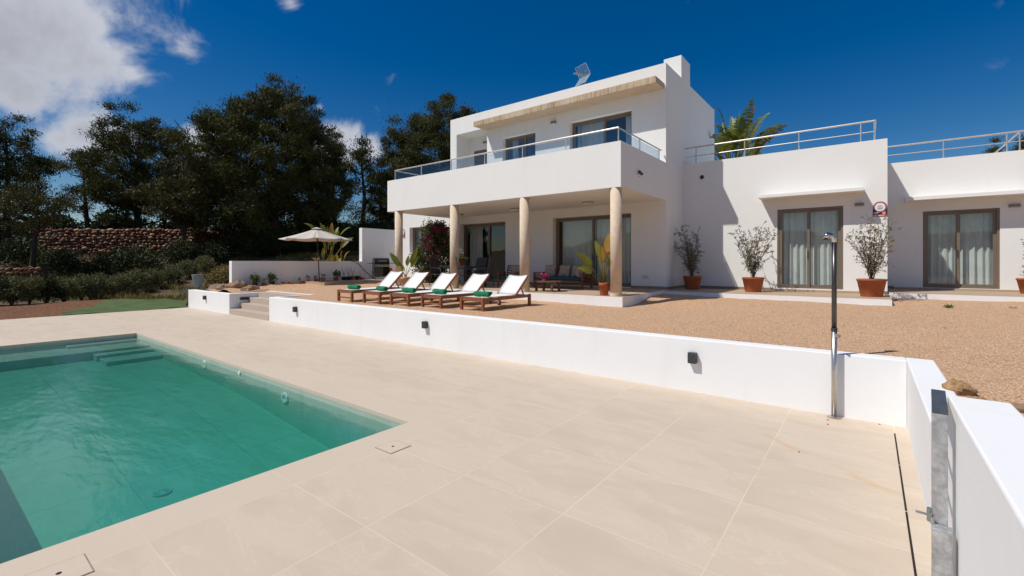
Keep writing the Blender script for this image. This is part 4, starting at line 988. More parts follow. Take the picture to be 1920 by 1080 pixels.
# small pots in a row at the foot of the garden wall
pots = [(478, 533, .11, .13, POTB, 'leafy', 'small black pot with dense dark leaves at the left end of the wall row'), (495, 533, .09, .11, TERRA, 'tiny', 'tiny red pot second from the left end of the wall row'),
    (510, 533, .12, .13, POTB, 'leafy', 'black pot with a bushy green plant third from the left end of the wall row'), (531, 532, .09, .10, TERRA, 'none', 'tiny red pot fourth from the left end of the wall row'),
    (543, 532, .09, .10, TERRA, 'none', 'tiny red pot fifth from the left end of the wall row'), (562, 532, .08, .11, TERRA, 'upright', 'tiny pot with an upright sprout left of the parasol pole'),
    (577, 532, .10, .11, TERRA, 'tiny', 'small red pot between the sprout pot and the parasol pole'), (592, 531, .10, .11, TERRA, 'tiny', 'small red pot touching the left side of the parasol pole'),
    (606, 530, .12, .14, TERRB, 'tiny', 'pale orange pot just right of the parasol pole'), (630, 529.5, .14, .15, TERRA, 'bright', 'terracotta pot with bright green leaves right of the parasol'),
    (645, 528.5, .13, .16, POTB, 'dry', 'black pot with bare twigs, left one of the black pair'), (653.5, 528.5, .13, .16, POTB, 'dry', 'black pot with bare twigs, right one of the black pair'),
    (661, 528, .12, .19, TERRA, 'dry', 'tall orange pot between the black pots'), (670, 527.5, .14, .18, POTB, 'none', 'empty black pot right of the tall orange pot'), (680, 527, .15, .12, TERRA, 'none', 'low wide orange bowl at the right end of the wall row')]
pad = MB(); pad.box(XG+.001, -17.9, 10.3, 16.4, .6, 1.02); struct(pad.build('paved_pad', PATIO))
for i, (px, py, r, h, m, kind, lb) in enumerate(pots):
    q = atX(px, py, XG+.42); z = 1.021 if q.y > 10.3 else gz(q.x, q.y)+.002
    o = potted('small_pot', q.x, q.y, z, r, h, m, lb, 'plant pot', 'small pots along the garden wall', n=14)
    nr_ = np.random.default_rng(100+i)
    if kind in ('leafy', 'bright', 'tiny'):
        n_ = {'leafy': 420, 'bright': 160, 'tiny': 40}[kind]; s_ = {'leafy': .17, 'bright': .16, 'tiny': .07}[kind]
        P = nr_.normal(size=(n_, 3))*s_*.45+np.array([(.06 if kind == 'bright' else 0), 0, h+s_*.9]); P[:, 2] = np.maximum(P[:, 2], h*.95)
        V, F = leaves(P, .07 if kind != 'bright' else .10, nr_, .5, .3); leaf_obj('foliage', V, F, {'leafy': BOUGL, 'bright': SUCL, 'tiny': SUCL}[kind], o)
    elif kind == 'upright':
        V, F = leaves(np.column_stack([nr_.normal(size=60)*.02, nr_.normal(size=60)*.02, h+nr_.random(60)*.16]), .07, nr_, .4, 1.5); leaf_obj('foliage', V, F, SUCL, o)
    elif kind == 'dry':
        b = MB(); rg = random.Random(i)
        for _ in range(7): a = rg.random()*6.28; b.tube([(0, 0, h*.9), (.05*math.cos(a), .05*math.sin(a), h+.2), (.13*math.cos(a), .13*math.sin(a), h+rg.uniform(.3, .55))], [.005, .004, .002], 4)
        b.build('twigs', TWIG, o)
# cable hanging over the garden wall
pts = [(656, 489), (668, 491), (677, 499), (687, 510), (694, 516), (700, 520)]
cb = MB(); cb.tube([atX(x, y, XG+.03) for x, y in pts], .014, 6)
tag(cb.build('cable', BLACK, smooth=True), 'thin black cable hanging diagonally down the garden wall beside the barbecue', 'cable')
# barbecue
bq = atb(714, 523, 22.6); bq.z = 1.021; B = empty('gas_barbecue', tuple(bq), 'black gas barbecue with closed lid against the tall white wall', 'barbecue', rz=math.atan2(-bq.y, -bq.x)+math.pi/2+.25)
MB().box(-.36, .36, -.24, .24, .12, .13).build('bottom_shelf', BLACKM, B)
for s_ in (-1, 1): MB().box(s_*.35-.015, s_*.35+.015, -.24, .24, .05, .72).build('side_panel', BLACKM, B)
MB().box(-.335, .05, -.24, -.225, .14, .60).build('door', mat('dark_door', (.03, .035, .035), .4), B); MB().box(-.36, .36, .22, .235, .14, .72).build('back_panel', BLACKM, B)
MB().box(-.36, .36, -.25, .24, .72, .80).build('fire_box', BLACKM, B)
MB().box(-.34, .34, -.275, -.252, .62, .72).build('control_panel', STEEL, B)
for k in range(4): MB().tube([(-.26+.17*k, -.276, .67), (-.26+.17*k, -.30, .67)], .026, 12).build('knob', BLACK, B)
ld = MB(); prof = [(-.25, .80), (-.235, .93), (-.17, 1.02), (0, 1.06), (.15, 1.02), (.23, .92), (.24, .80)]; V = [(x, y, z) for x in (-.36, .36) for y, z in prof]
ld.add(V, [(i, i+1, 8+i, 7+i) for i in range(6)]+[tuple(range(7))[::-1], tuple(range(7, 14))]); lo_ = ld.build('lid', BLACKM, B)
MB().tube([(-.22, -.29, .90), (.22, -.29, .90)], .012, 8).build('handle', STEEL, lo_)
for s_ in (-1, 1): MB().box(s_*.365, s_*.62, -.2, .2, .77, .80).build('side_shelf', BLACKM, B) if s_ > 0 else MB().box(-.62, -.365, -.2, .2, .77, .80).build('side_shelf', BLACKM, B)
for x in (-.33, .33):
    for y in (-.2, .2): MB().tube([(x-.02, y, .035), (x+.02, y, .035)], .035, 10).build('wheel', BLACK, B)
gp = atb(732, 519, 22.9); o = empty('gas_bottle', (gp.x, gp.y, 1.021), 'orange gas bottle beside the black barbecue', 'gas bottle')
MB().lathe([(.12, 0), (.15, .05), (.15, .36), (.11, .46), (.05, .5)], n=18).build('cylinder', REDP, o, smooth=True); MB().lathe([(.09, .46), (.09, .56), (.08, .56)], n=14).build('collar', REDP, o)
# fern-like pot plant above the barbecue's left side
# ------------------------------------------------------------------ bougainvillea by the house wall
bp_ = atY(812, 520, 13.35); bo = empty('bougainvillea', (bp_.x, 13.35, .95), 'tall bougainvillea with magenta flowers beside the small window', 'shrub')
nr_ = np.random.default_rng(8); rg = random.Random(8)
def clumps(n, fn, k, rad, nr_):
    out = []
    for _ in range(n): c = np.array(fn()); out.append(c+nr_.normal(size=(k, 3))*rad)
    return np.concatenate(out)
scr = np.array([CC, SS, 0])
def bshape():
    while True:
        h_ = rg.uniform(.05, 2.5); u = rg.uniform(-1, 1); v = rg.uniform(-1, 1)
        if u*u+v*v > 1: continue
        wd = .42+.42*math.sin(math.pi*min(h_/2.7, 1)**.8)+.1*(1-h_/2.5); off = .22*(h_/2.5)
        return (CC*(u*wd+off)-SS*v*wd*.5, SS*(u*wd+off)+CC*v*wd*.5, h_)
P = clumps(470, bshape, 40, .085, nr_); V, F = leaves(P, .075, nr_, .6); leaf_obj('foliage', V, F, BOUGL, bo)
def fshape():
    c = rg.choice([(.42, 2.2, .2), (.50, 1.75, .16), (.1, 1.35, .22), (.35, 1.1, .2), (-.15, .55, .22), (.2, 2.35, .18), (-.1, 1.9, .2), (.45, 1.4, .2)])
    u = c[0]+rg.gauss(0, c[2]); return (CC*u+SS*.40, SS*u-CC*.40, c[1]+rg.gauss(0, c[2]))
P = clumps(80, fshape, 14, .05, nr_); V, F = leaves(P, .055, nr_, .8); leaf_obj('flowers', V, F, BOUGF, bo)
b = MB()
for k in range(9): q = bshape(); b.tube([(0, 0, 0), (q[0]*.4, q[1]*.4, q[2]*.6), q], [.03, .018, .006], 6)
b.build('stems', BARK, bo)

# ------------------------------------------------------------------ dining set under the balcony
def dchair():
    t = empty('dining_chair'); w2 = .26
    for s_ in (-1, 1):
        l = MB(); l.tube([(s_*w2, -.24, 0), (s_*w2, -.25, .62), (s_*w2, .18, .66)], .014, 8); l.build('front_leg', DARKF, t)
        l = MB(); l.tube([(s_*w2, .30, 0), (s_*w2*.97, .20, .42), (s_*w2*.95, .33, 1.04)], .014, 8); l.build('back_leg', DARKF, t)
        MB().box(s_*w2-.025, s_*w2+.025, -.25, .2, .66, .68).build('armrest', DARKF, t)
    MB().sheet(lambda u, v: (-.24+.48*u, -.24+.46*v, .44-.02*math.sin(math.pi*v)), 4, 6, .012).build('seat', MESHF, t)
    MB().sheet(lambda u, v: (-.235+.47*u, .225+.10*v, .46+.56*v), 4, 6, .012).build('backrest', MESHF, t)
    MB().tube([(-.247, .33, 1.04), (.247, .33, 1.04)], .014, 8).build('top_bar', DARKF, t)
    return t
tc_ = atb(868, 520, 16.7); T = empty('dining_table', (tc_.x, tc_.y, .985), 'dark grey outdoor dining table under the balcony', 'table')
MB().box(-.8, .8, -.45, .45, .71, .74).build('table_top', DARKF, T, bevel=.004)
for x in (-.74, .74):
    for y in (-.39, .39): MB().box(x-.025, x+.025, y-.025, y+.025, 0, .71).build('leg', DARKF, T)
ch0 = dchair()
for i, (px, b_, rz, lb) in enumerate([(825, 17.4, 95, 'dark mesh dining chair at the left end of the table, by the bougainvillea'), (872, 15.75, 140, 'dark mesh dining chair just right of the second column from the left'),
    (907, 15.9, -70, 'dark mesh dining chair at the right end of the table, before the dark glass door'), (893, 17.6, 0, 'dark mesh dining chair on the far side of the table')]):
    o = ch0 if i == 0 else copy_tree(ch0); q = atb(px, 520, b_); o.location = (q.x, q.y, .985); o.rotation_euler.z = R(rz); tag(o, lb, 'chair', 'dark dining chairs around the table')
q = atb(864, 500, 16.6); o = potted('table_pot', q.x, q.y, .985+.742, .13, .2, TERRA, 'terracotta pot of drooping plants on the dining table', 'plant pot', n=16)
P = clumps(26, lambda: (rg.gauss(0, .09), rg.gauss(0, .11), .26+rg.gauss(0, .05)), 18, .04, nr_); V, F = leaves(P, .06, nr_, .5); leaf_obj('foliage', V, F, BOUGL, o)
fs = MB(); fs.tube([(0, 0, .2), (.01, 0, .5), (-.08, -.03, .72)], [.006, .005, .003], 5); fs.build('flower_stalk', TWIG, o)
V, F = leaves(clumps(8, lambda: (rg.gauss(-.03, .04), 0, .45+rg.random()*.3), 5, .02, nr_), .05, nr_, .9); leaf_obj('blossoms', V, F, SLING, o)

# ------------------------------------------------------------------ sofa, armchair, coffee table
def seat_unit(name, x0, x1, y0, y1, z, lb, cat_, nb, rz=0):
    cx, cy = (x0+x1)/2, (y0+y1)/2; W_, D_ = (x1-x0)/2, (y1-y0)/2
    o = empty(name, (cx, cy, z), lb, cat_, rz=rz)
    f = MB(); f.box(-W_+.04, W_-.04, -D_, -D_+.03, .20, .27); f.box(-W_+.04, W_-.04, D_-.10, D_-.07, .20, .27)
    for k in range(9): f.box(-W_+.04+(2*W_-.08)*k/9, -W_+.04+(2*W_-.08)*(k+.7)/9, -D_+.03, D_-.101, .25, .27)
    f.build('seat_frame', DTEAK, o)
    for s_ in (-1, 1):
        for y in (-D_+.03, D_-.08): MB().box(s_*(W_-.03)-.03, s_*(W_-.03)+.03, y-.03, y+.03, 0, .5).build('leg', DTEAK, o)
        a = MB(); a.box(s_*(W_-.03)-.035, s_*(W_-.03)+.035, -D_, D_-.02, .501, .53)
        for k in range(4): a.box(s_*(W_-.03)-.012, s_*(W_-.03)+.012, -D_+.061, D_-.111, .28+.055*k, .31+.055*k)
        a.build('armrest', DTEAK, o)
    for k in range(nb):
        a, b = -W_+.08+(2*W_-.16)*k/nb, -W_+.08+(2*W_-.16)*(k+1)/nb; bk = MB()
        def Pt(x, t): return (x, D_-.09+.16*t, .27+.49*t)
        for x in (a+.02, b-.02): bk.bar(Pt(x, 0), Pt(x, 1), .035, .03)
        for j in range(6): bk.bar(Pt(a+.038, .12+.17*j), Pt(b-.038, .12+.17*j), .012, .05)
        bk.build('backrest', DTEAK, o)
    return o, W_, D_
so_, W_, D_ = seat_unit('garden_sofa', -9.15, -7.22, 12.95, 13.68, .985, 'dark slatted wooden three-seat sofa in front of the curtained door', 'sofa', 3)
MB().box(-W_+.07, W_-.12, -D_+.02, D_-.12, .275, .385).build('seat_cushion', TEAL, so_, bevel=.03)
def cushion(name, loc, w_, h_, th, m, lb, cat_, rot, group):
    c = MB(); n = 9
    for s_ in (-1, 1):
        c.grid(lambda u, v: ((u-.5)*w_*(1-.10*math.sin(math.pi*v)*1), s_*th/2*(math.sin(math.pi*u)*math.sin(math.pi*v))**.45, (v-.5)*h_*(1-.10*math.sin(math.pi*u))), n, n)
    o = c.build(name, m, smooth=True); o.location = loc; o.rotation_euler = rot; return tag(o, lb, cat_, group)
for k, (u, lb) in enumerate([(-.58, 'beige cushion at the left end of the dark sofa'), (.0, 'beige cushion in the middle of the dark sofa'), (.52, 'beige cushion upright at the right end of the dark sofa')]):
    cushion('cushion', (-8.185+u, 13.42, .985+.385+.20), .44, .40, .13, BEIGE, lb, 'cushion', (R(-18), 0, R([3, -4, 2][k])), 'beige cushions on the garden sofa')
cushion('cushion', (-7.46, 13.12, .985+.385+.10), .36, .34, .12, BEIGE, 'beige cushion slumped against the right arm of the dark sofa', 'cushion', (R(-30), R(42), R(70)), 'beige cushions on the garden sofa')
ac, W2, D2_ = seat_unit('garden_armchair', -10.35, -9.65, 12.4, 13.1, .985, 'dark slatted wooden armchair behind the third column', 'armchair', 1, R(15))
MB().box(-W2+.07, W2-.07, -D2_+.02, D2_-.12, .275, .385).build('seat_cushion', TEAL, ac, bevel=.03)
cushion('cushion', (-9.93, 12.98, .985+.385+.2), .42, .40, .12, BEIGE, 'beige cushion on the dark armchair', 'cushion', (R(-18), 0, R(15)), None)
ct = atb(1027, 528, 14.0); o = empty('coffee_table', (ct.x, ct.y, .98), 'low dark wooden coffee table in front of the sofa', 'coffee table')
tt = MB(); tt.lathe([(.43, .27), (.45, .275), (.45, .30), (.43, .305)], n=28); to = tt.build('table_top', DTEAK, o); to.scale = (1.0, .75, 1)
for x in (-.28, .28):
    for y in (-.2, .2): MB().box(x-.03, x+.03, y-.03, y+.03, 0, .27).build('leg', DTEAK, o)
q = atb(1020, 520, 13.9); o = empty('flower_pot', (q.x, q.y, .98+.306), 'small bunch of bright pink flowers on the coffee table', 'flowers')
MB().lathe([(.04, 0), (.055, .06), (.05, .065)], n=14).build('pot', TERRB, o)
V, F = leaves(clumps(8, lambda: (rg.gauss(0, .04), rg.gauss(0, .04), .09+rg.random()*.04), 14, .02, nr_), .05, nr_, .6); leaf_obj('foliage', V, F, SUCL, o)
V, F = leaves(clumps(11, lambda: (rg.gauss(0, .075), rg.gauss(0, .06), .18+rg.gauss(0, .035)), 22, .018, nr_), .04, nr_, .9); leaf_obj('blossoms', V, F, PINKB, o)

# ------------------------------------------------------------------ rocks
def rock(x, y, z, s, seed, m, lb, group=None, flat=.6):
    rg = np.random.default_rng(seed); nl, nm = 15, 26; V = []
    pl = rg.normal(size=(11, 3)); pl /= np.linalg.norm(pl, axis=1)[:, None]; dl = rg.uniform(.58, .92, 11)
    for i in range(nl):
        for j in range(nm):
            t, u = math.pi*(i+.02)/(nl-.96), 2*math.pi*j/nm; d = np.array([math.sin(t)*math.cos(u), math.sin(t)*math.sin(u), math.cos(t)])
            r = 1.0
            for p_, q_ in zip(pl, dl):
                k = d@p_
                if k > 0: r = min(r, q_/k)
            r *= 1+.05*math.sin(5*u+seed+3*t)+.04*math.sin(9*t+seed)
            V.append(tuple(d*r*np.array([s, s*.8, s*flat])))
    mb = MB(); mb.add(V, [(i*nm+j, (i+1)*nm+j, (i+1)*nm+(j+1) % nm, i*nm+(j+1) % nm) for i in range(nl-1) for j in range(nm)]+[tuple(range(nm)), tuple(range((nl-1)*nm, nl*nm))[::-1]])
    o = mb.build('rock', m); o.location = (x, y, z+s*flat*.22); o.rotation_euler.z = seed; return tag(o, lb, 'rock', group)
GR = 'rocks beside the gravel'
for i, (px, py, s_, m, fl_, lb) in enumerate([(1800, 728, .125, ROCKO, .85, 'ochre rock with flat top behind the near right wall corner'), (1832, 741, .12, ROCKO, .25, 'flat pale rock half buried next to the ochre rock'),
        (1893, 757, .09, ROCK, .5, 'reddish stone at the right edge near the parapet'), (1921, 762, .10, ROCK, .7, 'dark stone cut by the right edge of the picture'), (1868, 748, .04, ROCK, .6, 'little stone between the flat rock and the reddish stone')]):
    q = atZ(px, py, .765); rock(q.x, q.y, gz(q.x, q.y)-.01, s_, 3+i*2, m, lb, GR, fl_)
for i, (px, py, s_, fl_, m, lb) in enumerate([(402, 546, .62, .42, ROCK, 'large grey flat boulder at the left end of the rock group'), (418, 541, .40, .55, ROCK, 'dark upright boulder behind the large flat boulder'),
        (436, 540, .50, .42, ROCKO, 'ochre boulder in the middle of the rock group'), (447, 535, .46, .75, ROCK, 'tall pinkish boulder at the wall end'), (458, 541, .22, .6, ROCK, 'small dark boulder in front of the wall end'),
        (472, 536, .40, .45, ROCKO, 'low brown boulder right of the wall end'), (385, 547, .24, .5, ROCK, 'small boulder behind the low white wall')]):
    q = atb(px, py, [19.0, 18.5, 17.75, 17.7, 17.35, 17.55, 18.9][i]); q.y = max(q.y, 7.2+s_*.75); rock(q.x, q.y, gz(q.x, q.y)-.04, s_*.85, 31+i, m, lb, 'boulders at the left end of the garden wall', fl_)
pz = atb(371, 536, 19.2); o = empty('tall_planter', (pz.x, pz.y, pz.z-.05), 'tall blue-grey round planter behind the short white wall', 'planter')
MB().lathe([(.15, 0), (.17, .1), (.21, .45), (.225, .52), (.22, .53), (.19, .53), (.18, .45)], n=24).build('body', ZINC, o, smooth=True)

# green sheet of artificial turf next to the deck
def lerp(a, b, t): return a+(b-a)*t
tf = MB()
def tfn(u, v):
    lo_ = (lerp(112, 353, u), lerp(592.3, 576.3, u)); up = (lerp(122, 345, u), lerp(583, 551.5, u**.85)-3*math.sin(math.pi*u)); x, y = lerp(lo_[0], up[0], v), lerp(lo_[1], up[1], v)
    p = atZ(x, y, -.02); p.x = min(p.x, -22.11); p.z = terr(p.x, p.y)+.055+.02*math.sin(u*9+v*3)+.012*math.sin(u*31+v*11)+.05*math.exp(-((v-.35-.35*u)/.05)**2); return p
tf.grid(tfn, 70, 26); tag(tf.build('turf_mat', TURFM, smooth=True), 'wrinkled green artificial turf laid on the soil by the deck edge', 'turf mat')

# ------------------------------------------------------------------ hedge and bushes
def bush(name, c, rx, ry, h, seed, m, lb, cat_, group, nc=60, k=40, lsz=.10, asp=.35, cr=.13, up=.2, stem=True):
    nr_ = np.random.default_rng(seed); rg = random.Random(seed); o = empty(name, tuple(c), lb, cat_, group); P = []; O_ = []
    for _ in range(nc):
        while True:
            q = nr_.normal(size=3); q /= np.linalg.norm(q)
            if q[2] > -.35: break
        r = rg.uniform(.35, 1.0)**.5*rg.uniform(.8, 1.12)
        cc = np.array([q[0]*rx*r, q[1]*ry*r, h*.42+q[2]*h*.55*r]); P.append(cc+nr_.normal(size=(k, 3))*cr); O_.append(np.repeat(q[None], k, 0))
    P = np.concatenate(P); O_ = np.concatenate(O_); P[:, 2] = np.maximum(P[:, 2], .0)
    V, F = leaves(P, lsz, nr_, asp, up, O_, .7); leaf_obj('foliage', V, F, m, o)
    if stem:
        s_ = MB()
        for _ in range(6): a = rg.random()*6.28; s_.tube([(0, 0, -.1), (rx*.3*math.cos(a), ry*.3*math.sin(a), h*.35), (rx*.7*math.cos(a), ry*.7*math.sin(a), h*.75)], [.03, .02, .006], 5)
        s_.build('stems', TWIG, o)
    return o
hn = 13; ordn = ['first', 'second', 'third', 'fourth', 'fifth', 'sixth', 'seventh', 'eighth', 'ninth', 'tenth', 'eleventh', 'twelfth', 'thirteenth']
look = ['leafy dark green', 'bushy green', 'brown-tinged', 'loose grey-green', 'dense dark', 'brown and green', 'pale grey-green', 'dark green', 'spiky grey-green', 'silvery', 'dry brownish', 'thin dry', 'low dry']
for i in range(hn):
    px = -12+33*i; yb_ = 573-.078*max(px, 0); b_ = 1.9*FPX/(yb_-492); c = atb(px, yb_, b_); c.z = terr(c.x, c.y)-.03
    h_ = (yb_-(516+3*math.sin(i*2.1)))*b_/FPX
    bush('hedge_shrub', c, .62, .55, h_, 200+i, HEDGL if i % 3 else BUSHL if i < 6 else HEDGL, look[i]+' hedge shrub, '+ordn[i]+' from the left edge beyond the deck', 'shrub', 'hedge shrubs beyond the deck', nc=85, k=44, lsz=.12, asp=.3, cr=.11, up=.5)
for i, (px, yb_, b_, rx, h_, m, lb) in enumerate([(245, 512, 31.5, 2.7, 1.75, BUSHL, 'wide dark rounded bush below the middle of the stone wall'), (110, 508, 31, 1.5, 1.7, BUSHL, 'dark bush right of the leaning trunk'), (340, 502, 33, 1.2, 1.9, BUSHL, 'dark bush beside the slim trunk at the stone wall end'),
        (35, 492, 33, 2.0, 2.2, BUSHL, 'dark bush at the far left below the pine'), (175, 514, 30, .9, .9, BUSHL, 'low dark bush left of the wide rounded bush'), (395, 500, 34, 1.4, 1.5, BUSHL, 'dark bush right of the stone wall end'),
        (420, 512, 29, 1.1, .8, GRASS, 'low dry shrub left of the white wall end'), (500, 497, 38, 3.0, 2.2, BUSHL, 'dark undergrowth bush beneath the big pine trunks'), (560, 496, 40, 3.0, 1.9, BUSHL, 'dark undergrowth bush behind the parasol'),
        (640, 494, 39, 2.6, 2.4, BUSHL, 'dark undergrowth bush behind the palm-like plant'), (700, 494, 42, 3.2, 3.4, BUSHL, 'tall dark bush behind the tall garden wall'), (450, 500, 37, 2.2, 2.0, BUSHL, 'dark undergrowth bush left of the big pine trunks')]):
    c = atb(px, yb_, b_); c.z = terr(c.x, c.y)-.1
    bush('wild_bush', c, rx, rx*.7, h_, 300+i, m, lb, 'bush', 'wild bushes on the slope', nc=int(60*rx), k=60, lsz=.17, asp=.35, cr=.22)
nr_ = np.random.default_rng(77); n_ = 2600; pxs = nr_.uniform(-30, 700, n_); bs = nr_.uniform(23, 44, n_); P = []
for a_, b_ in zip(pxs, bs):
    q = atb(a_, 500, b_)
    if q.x < -24.2 and vnoise(q.x, q.y, .6) > -.35: P.append((q.x, q.y, terr(q.x, q.y)))
P = np.array(P); P = np.repeat(P, 14, 0)+nr_.normal(size=(len(P)*14, 3))*np.array([.22, .22, .01]); V, F = leaves(P, .30, nr_, .12, 2.2)
tag(leaf_obj('wild_grass', V, F, GRASS, None), 'patches of dry and green wild grass on the slope', 'grass', kind='stuff')

# ------------------------------------------------------------------ trees
def pine(px, b_, ytop, wpx, ycb, ybase, seed, m, lb, group='pines beyond the garden', dens=1.0, lean=0, cone=0.0, lsz=.27, trunks=1, gap=.0, barer=.28):
    sc_ = b_/FPX; nr_ = np.random.default_rng(seed); rg = random.Random(seed)
    c = atb(px, ybase, b_); zb = terr(c.x, c.y); c.z = zb-.2; ztop = atb(px, ytop, b_).z-c.z; zcb = atb(px, ycb, b_).z-c.z; rx = wpx*sc_/2; rz_ = (ztop-zcb)/2; zm = (ztop+zcb)/2
    o = empty('pine_tree', tuple(c), lb, 'tree', group); lv = Vector((CC, SS, 0))*lean*sc_
    nc = int(dens*1.7*(rx*rz_*4)**.98); cr = .36; P = []; O_ = []; ends = []
    ph = nr_.random(6)*6.28
    for _ in range(nc):
        q = nr_.normal(size=3); q /= np.linalg.norm(q); az = math.atan2(q[1], q[0]); el = q[2]
        lob = 1+.13*math.sin(3*az+ph[0]+2*el)+.12*math.sin(5*az+ph[1]-3*el)+.10*math.sin(7*el+ph[2]+2*az)
        r = rg.uniform(.22, 1)**.42*lob; s_ = 1-cone*max(0, el*r)
        p = np.array([q[0]*rx*r*s_, q[1]*rx*r*s_, zm+el*rz_*r])
        if gap and vnoise(p[0]*.6+seed, p[2]*.6, 1.2) < -1+gap*1.2 and r > .45: continue
        p[:2] += np.array([lv.x, lv.y])*(p[2]/max(ztop, .1))
        ends.append((p, q, r)); k = int(260*dens**.3); sp = np.array([cr, cr, cr*.62])*rg.uniform(.7, 1.25)
        P.append(p+nr_.normal(size=(k, 3))*sp); O_.append(np.repeat(q[None], k, 0))
    P = np.concatenate(P); O_ = np.concatenate(O_)
    V, F = leaves(P, lsz, nr_, .24, .9, O_, .6); leaf_obj('crown', V, F, m, o)
    tr = MB()
    for k in range(trunks):
        off = Vector((CC, SS, 0))*((k-(trunks-1)/2)*1.0); bend = Vector((rg.uniform(-.5, .5), rg.uniform(-.5, .5), 0))
        r0 = max(.14, .022*ztop); pts = [off, off+bend*.4+Vector((0, 0, ztop*.2)), off*.6+bend+lv*.5+Vector((0, 0, ztop*.5)), lv*.9+Vector((0, 0, ztop*.93))]
        tr.tube(pts, [r0*1.15, r0, r0*.7, r0*.15], 9)
    tr.build('trunk', BARK, o, smooth=True)
    lm = MB(); outer = [e for e in ends if e[2] > .6]; rg.shuffle(outer)
    for p, q, r in outer[:int(26+8*dens)]:
        p = Vector(p)*1.0; h0 = max(p.z-abs(rx)*rg.uniform(.25, .6), zcb*.6); a = lv*(h0/ztop)+Vector((0, 0, h0)); mid = a.lerp(p, .55)+Vector((0, 0, -.25))
        lm.tube([a, mid, p], [.07, .045, .015], 5)
    lm.build('limbs', BARK, o, smooth=True)
    return o
pine(505, 38, 158, 240, 440, 482, 11, PINEL, 'tallest broad pine left of the villa, with two trunks', dens=1.75, cone=.28, trunks=2)
pine(585, 41, 205, 130, 440, 482, 12, PINEL, 'narrower pine leaning right against the tallest pine', dens=1.0, cone=.2, gap=.25)
pine(425, 39, 250, 130, 440, 480, 19, PINEO, 'lower shoulder pine on the left side of the tallest pine', dens=1.1, cone=.2)
pine(262, 45, 220, 195, 425, 455, 13, PINEL, 'broad dark pine behind the middle of the stone wall', dens=1.55, cone=.36)
pine(165, 44, 285, 66, 420, 455, 21, PINEL, 'low spreading pine with open branches left of the broad dark pine', dens=.55, gap=.5, lean=-12)
pine(340, 35, 285, 125, 425, 492, 14, PINEO, 'olive-green pine on a slim trunk in front of the stone wall end', dens=1.2, cone=.2)
pine(10, 42, 222, 150, 425, 470, 15, PINEL, 'dark pine cut by the left edge of the picture', dens=1.1, gap=.35, cone=.15)
pine(-70, 40, 250, 160, 425, 470, 22, PINEL, 'dark pine mostly outside the left edge', dens=.9)
pine(60, 29, 340, 105, 440, 508, 16, PINEO, 'low grey-green tree with a leaning trunk at the far left', dens=1.2, lsz=.2, lean=10)
pine(632, 47, 258, 46, 430, 470, 17, PINEL, 'slim young pine with pointed top', dens=1.3, cone=.7, gap=.2)
pine(675, 46, 262, 78, 415, 470, 18, PINEL, 'slim airy pine with blue sky showing through', dens=.8, cone=.55, gap=.45)
pine(715, 50, 300, 50, 430, 470, 23, PINEL, 'thin pine just left of the balcony end', dens=1.0, cone=.4, gap=.3)
pine(832, 48, 190, 200, 450, 480, 24, PINEL, 'large dark pine rising behind the villa roof', dens=1.7, cone=.12)
pine(752, 49, 255, 95, 450, 480, 25, PINEO, 'mid-height pine directly behind the balcony end', dens=1.1, cone=.3)
pine(870, 52, 215, 90, 450, 480, 26, PINEL, 'pine tip hidden behind the roof corner', dens=1.0, cone=.3)
pine(1862, 60, 262, 34, 430, 480, 27, PINEL, 'distant pine tip above the right wing parapet', dens=1.0, cone=.7)
pine(1925, 58, 246, 60, 430, 480, 28, PINEL, 'distant pine crown at the right end of the roof railing', dens=1.0, cone=.5)
# far backdrop of low trees so the slope reads as wood, one mass
nr_ = np.random.default_rng(5); P = []
for px in range(-120, 760, 7):
    b_ = 58+12*math.sin(px*.05)+nr_.random()*8; c = atb(px, 440, b_); z0 = terr(c.x, c.y); hh = (3.6 if px < 620 else 2.2)+1.2*nr_.random()
    n_ = 260; q = nr_.normal(size=(n_, 3)); q /= np.linalg.norm(q, axis=1)[:, None]; q *= nr_.random((n_, 1))**.4; P.append(np.array([c.x, c.y, z0+hh*.45])+q*np.array([1.6, 1.6, hh*.6]))
P = np.concatenate(P); V, F = leaves(P, .7, nr_, .4, .3); tag(leaf_obj('far_woodland', V, F, BUSHL, None), 'dark mass of woodland far behind the pines', 'woodland', kind='stuff')
nr_ = np.random.default_rng(6); P = []
for k in range(700):
    px = nr_.uniform(380, 900); b_ = nr_.uniform(95, 230); c = atb(px, 440, b_); P.append(np.array([c.x, c.y, terr(c.x, c.y)+.8])+nr_.normal(size=(40, 3))*np.array([1.3, 1.3, .7]))
V, F = leaves(np.concatenate(P), .9, nr_, .5, .3); tag(leaf_obj('hillside_scrub', V, F, PINEO, None), 'scrub and small trees covering the far hillside', 'scrub', kind='stuff')

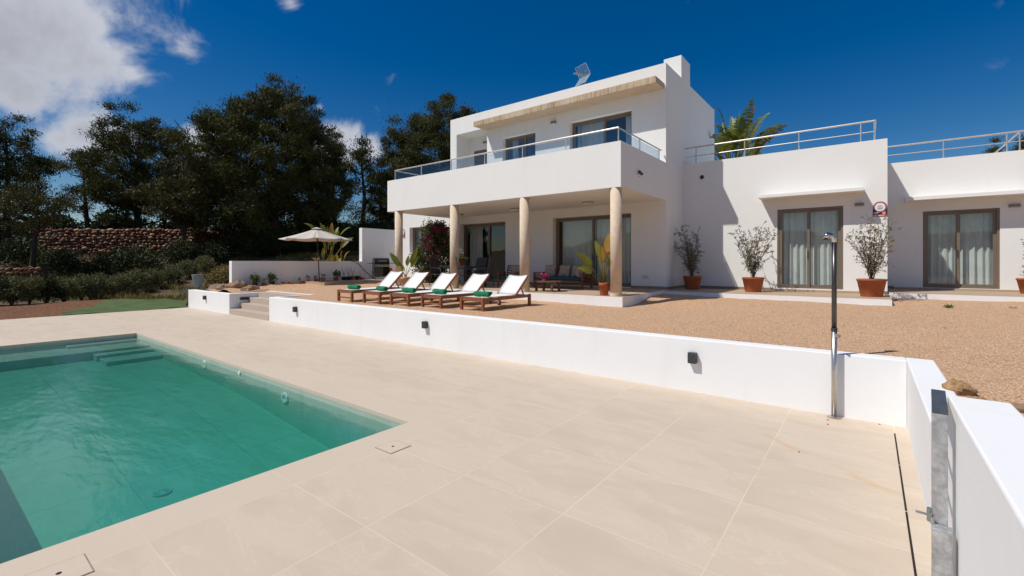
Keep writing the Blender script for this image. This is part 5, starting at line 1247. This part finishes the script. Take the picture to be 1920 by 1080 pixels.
# ------------------------------------------------------------------ banana-like plants behind the walls
def fan_palm(px, ybase, b_, ytop, wpx, seed, lb, tattered, n, zbase=None):
    sc_ = b_/FPX; rg = random.Random(seed); c = atb(px, ybase, b_); z0 = zbase if zbase is not None else terr(c.x, c.y); c.z = z0
    o = empty('giant_strelitzia', tuple(c), lb, 'palm-like plant'); H_ = atb(px, ytop, b_).z-z0; rr_ = wpx*sc_/2
    tk = MB()
    for k in range(4): a = k*1.6; tk.tube([(.1*math.cos(a), .1*math.sin(a), 0), (.22*math.cos(a), .22*math.sin(a), H_*.28), (.3*math.cos(a), .3*math.sin(a), H_*.52)], [.14, .11, .07], 8)
    tk.build('trunk', BARK, o)
    for k in range(n):
        az = 2.39996*k; hb = H_*rg.uniform(.45, .66); tilt = rg.uniform(.05, .8 if not tattered else 1.2); d = Vector((math.cos(az)*math.sin(tilt), math.sin(az)*math.sin(tilt), math.cos(tilt)))
        sl = (H_-hb)*rg.uniform(.25, .45); p0 = Vector((.25*math.cos(az), .25*math.sin(az), hb)); p1 = p0+d*sl; old = rg.random() < .35
        L = min(H_*.42, rr_*1.1)*rg.uniform(.7, 1.0); lf = MB(); blade(lf, p1, d, L*(1 if tattered else .8), L*(.34 if tattered else .24), rg.uniform(.3, 1.3), 22 if tattered and rg.random() < .75 else 0, rg, .3, rg.uniform(-1.1, 1.1))
        lo_ = lf.build('leaf', BANAB if old else BANAL, o, smooth=not tattered); MB().tube([p0, p0.lerp(p1, .5), p1], [.035, .026, .016], 6).build('stalk', BANAB if old else BANAL, lo_)
    return o
fan_palm(617, 500, 27, 407, 74, 3, 'yellow-green banana-like plant behind the parasol', False, 15)
fan_palm(606, 500, 26, 462, 46, 5, 'low banana-like plant at the foot of the taller one, left', False, 8)
fan_palm(632, 500, 26, 462, 46, 9, 'low banana-like plant at the foot of the taller one, right', False, 8)
fan_palm(1378, 480, 29, 178, 125, 7, 'tall tattered banana-like plant behind the wing roof', True, 46, .9)
fan_palm(1345, 480, 31, 262, 50, 12, 'short banana-like plant beside the villa rear corner', True, 12, .9)

# ------------------------------------------------------------------ small litter on the gravel
for i, (px, py, L_, lb) in enumerate([(1769, 618, .06, 'small dark dead leaf lying alone on the gravel'), (1893, 586, .16, 'curled dark dead leaf on the gravel near the right edge')]):
    q = atZ(px, py, .78); z = gz(q.x, q.y); z = z; lf = MB(); blade(lf, (0, 0, .015), (CC, SS, .15), L_, L_*.5, .5); o = lf.build('dead_leaf', mat('dead_leaf', (.06, .035, .02), .9)); o.location = (q.x, q.y, z+.005); tag(o, lb, 'leaf')
q = atZ(1778, 581, .80); nr_ = np.random.default_rng(9); P = np.column_stack([nr_.normal(size=70)*.035, nr_.normal(size=70)*.03, nr_.random(70)*.02])
V, F = leaves(P, .07, nr_, .3, 1.2); o = leaf_obj('weed', V, F, SUCL, None); o.location = (q.x, q.y, gz(q.x, q.y)+.005); tag(o, 'tiny green weed growing in the gravel right of the shower', 'weed')
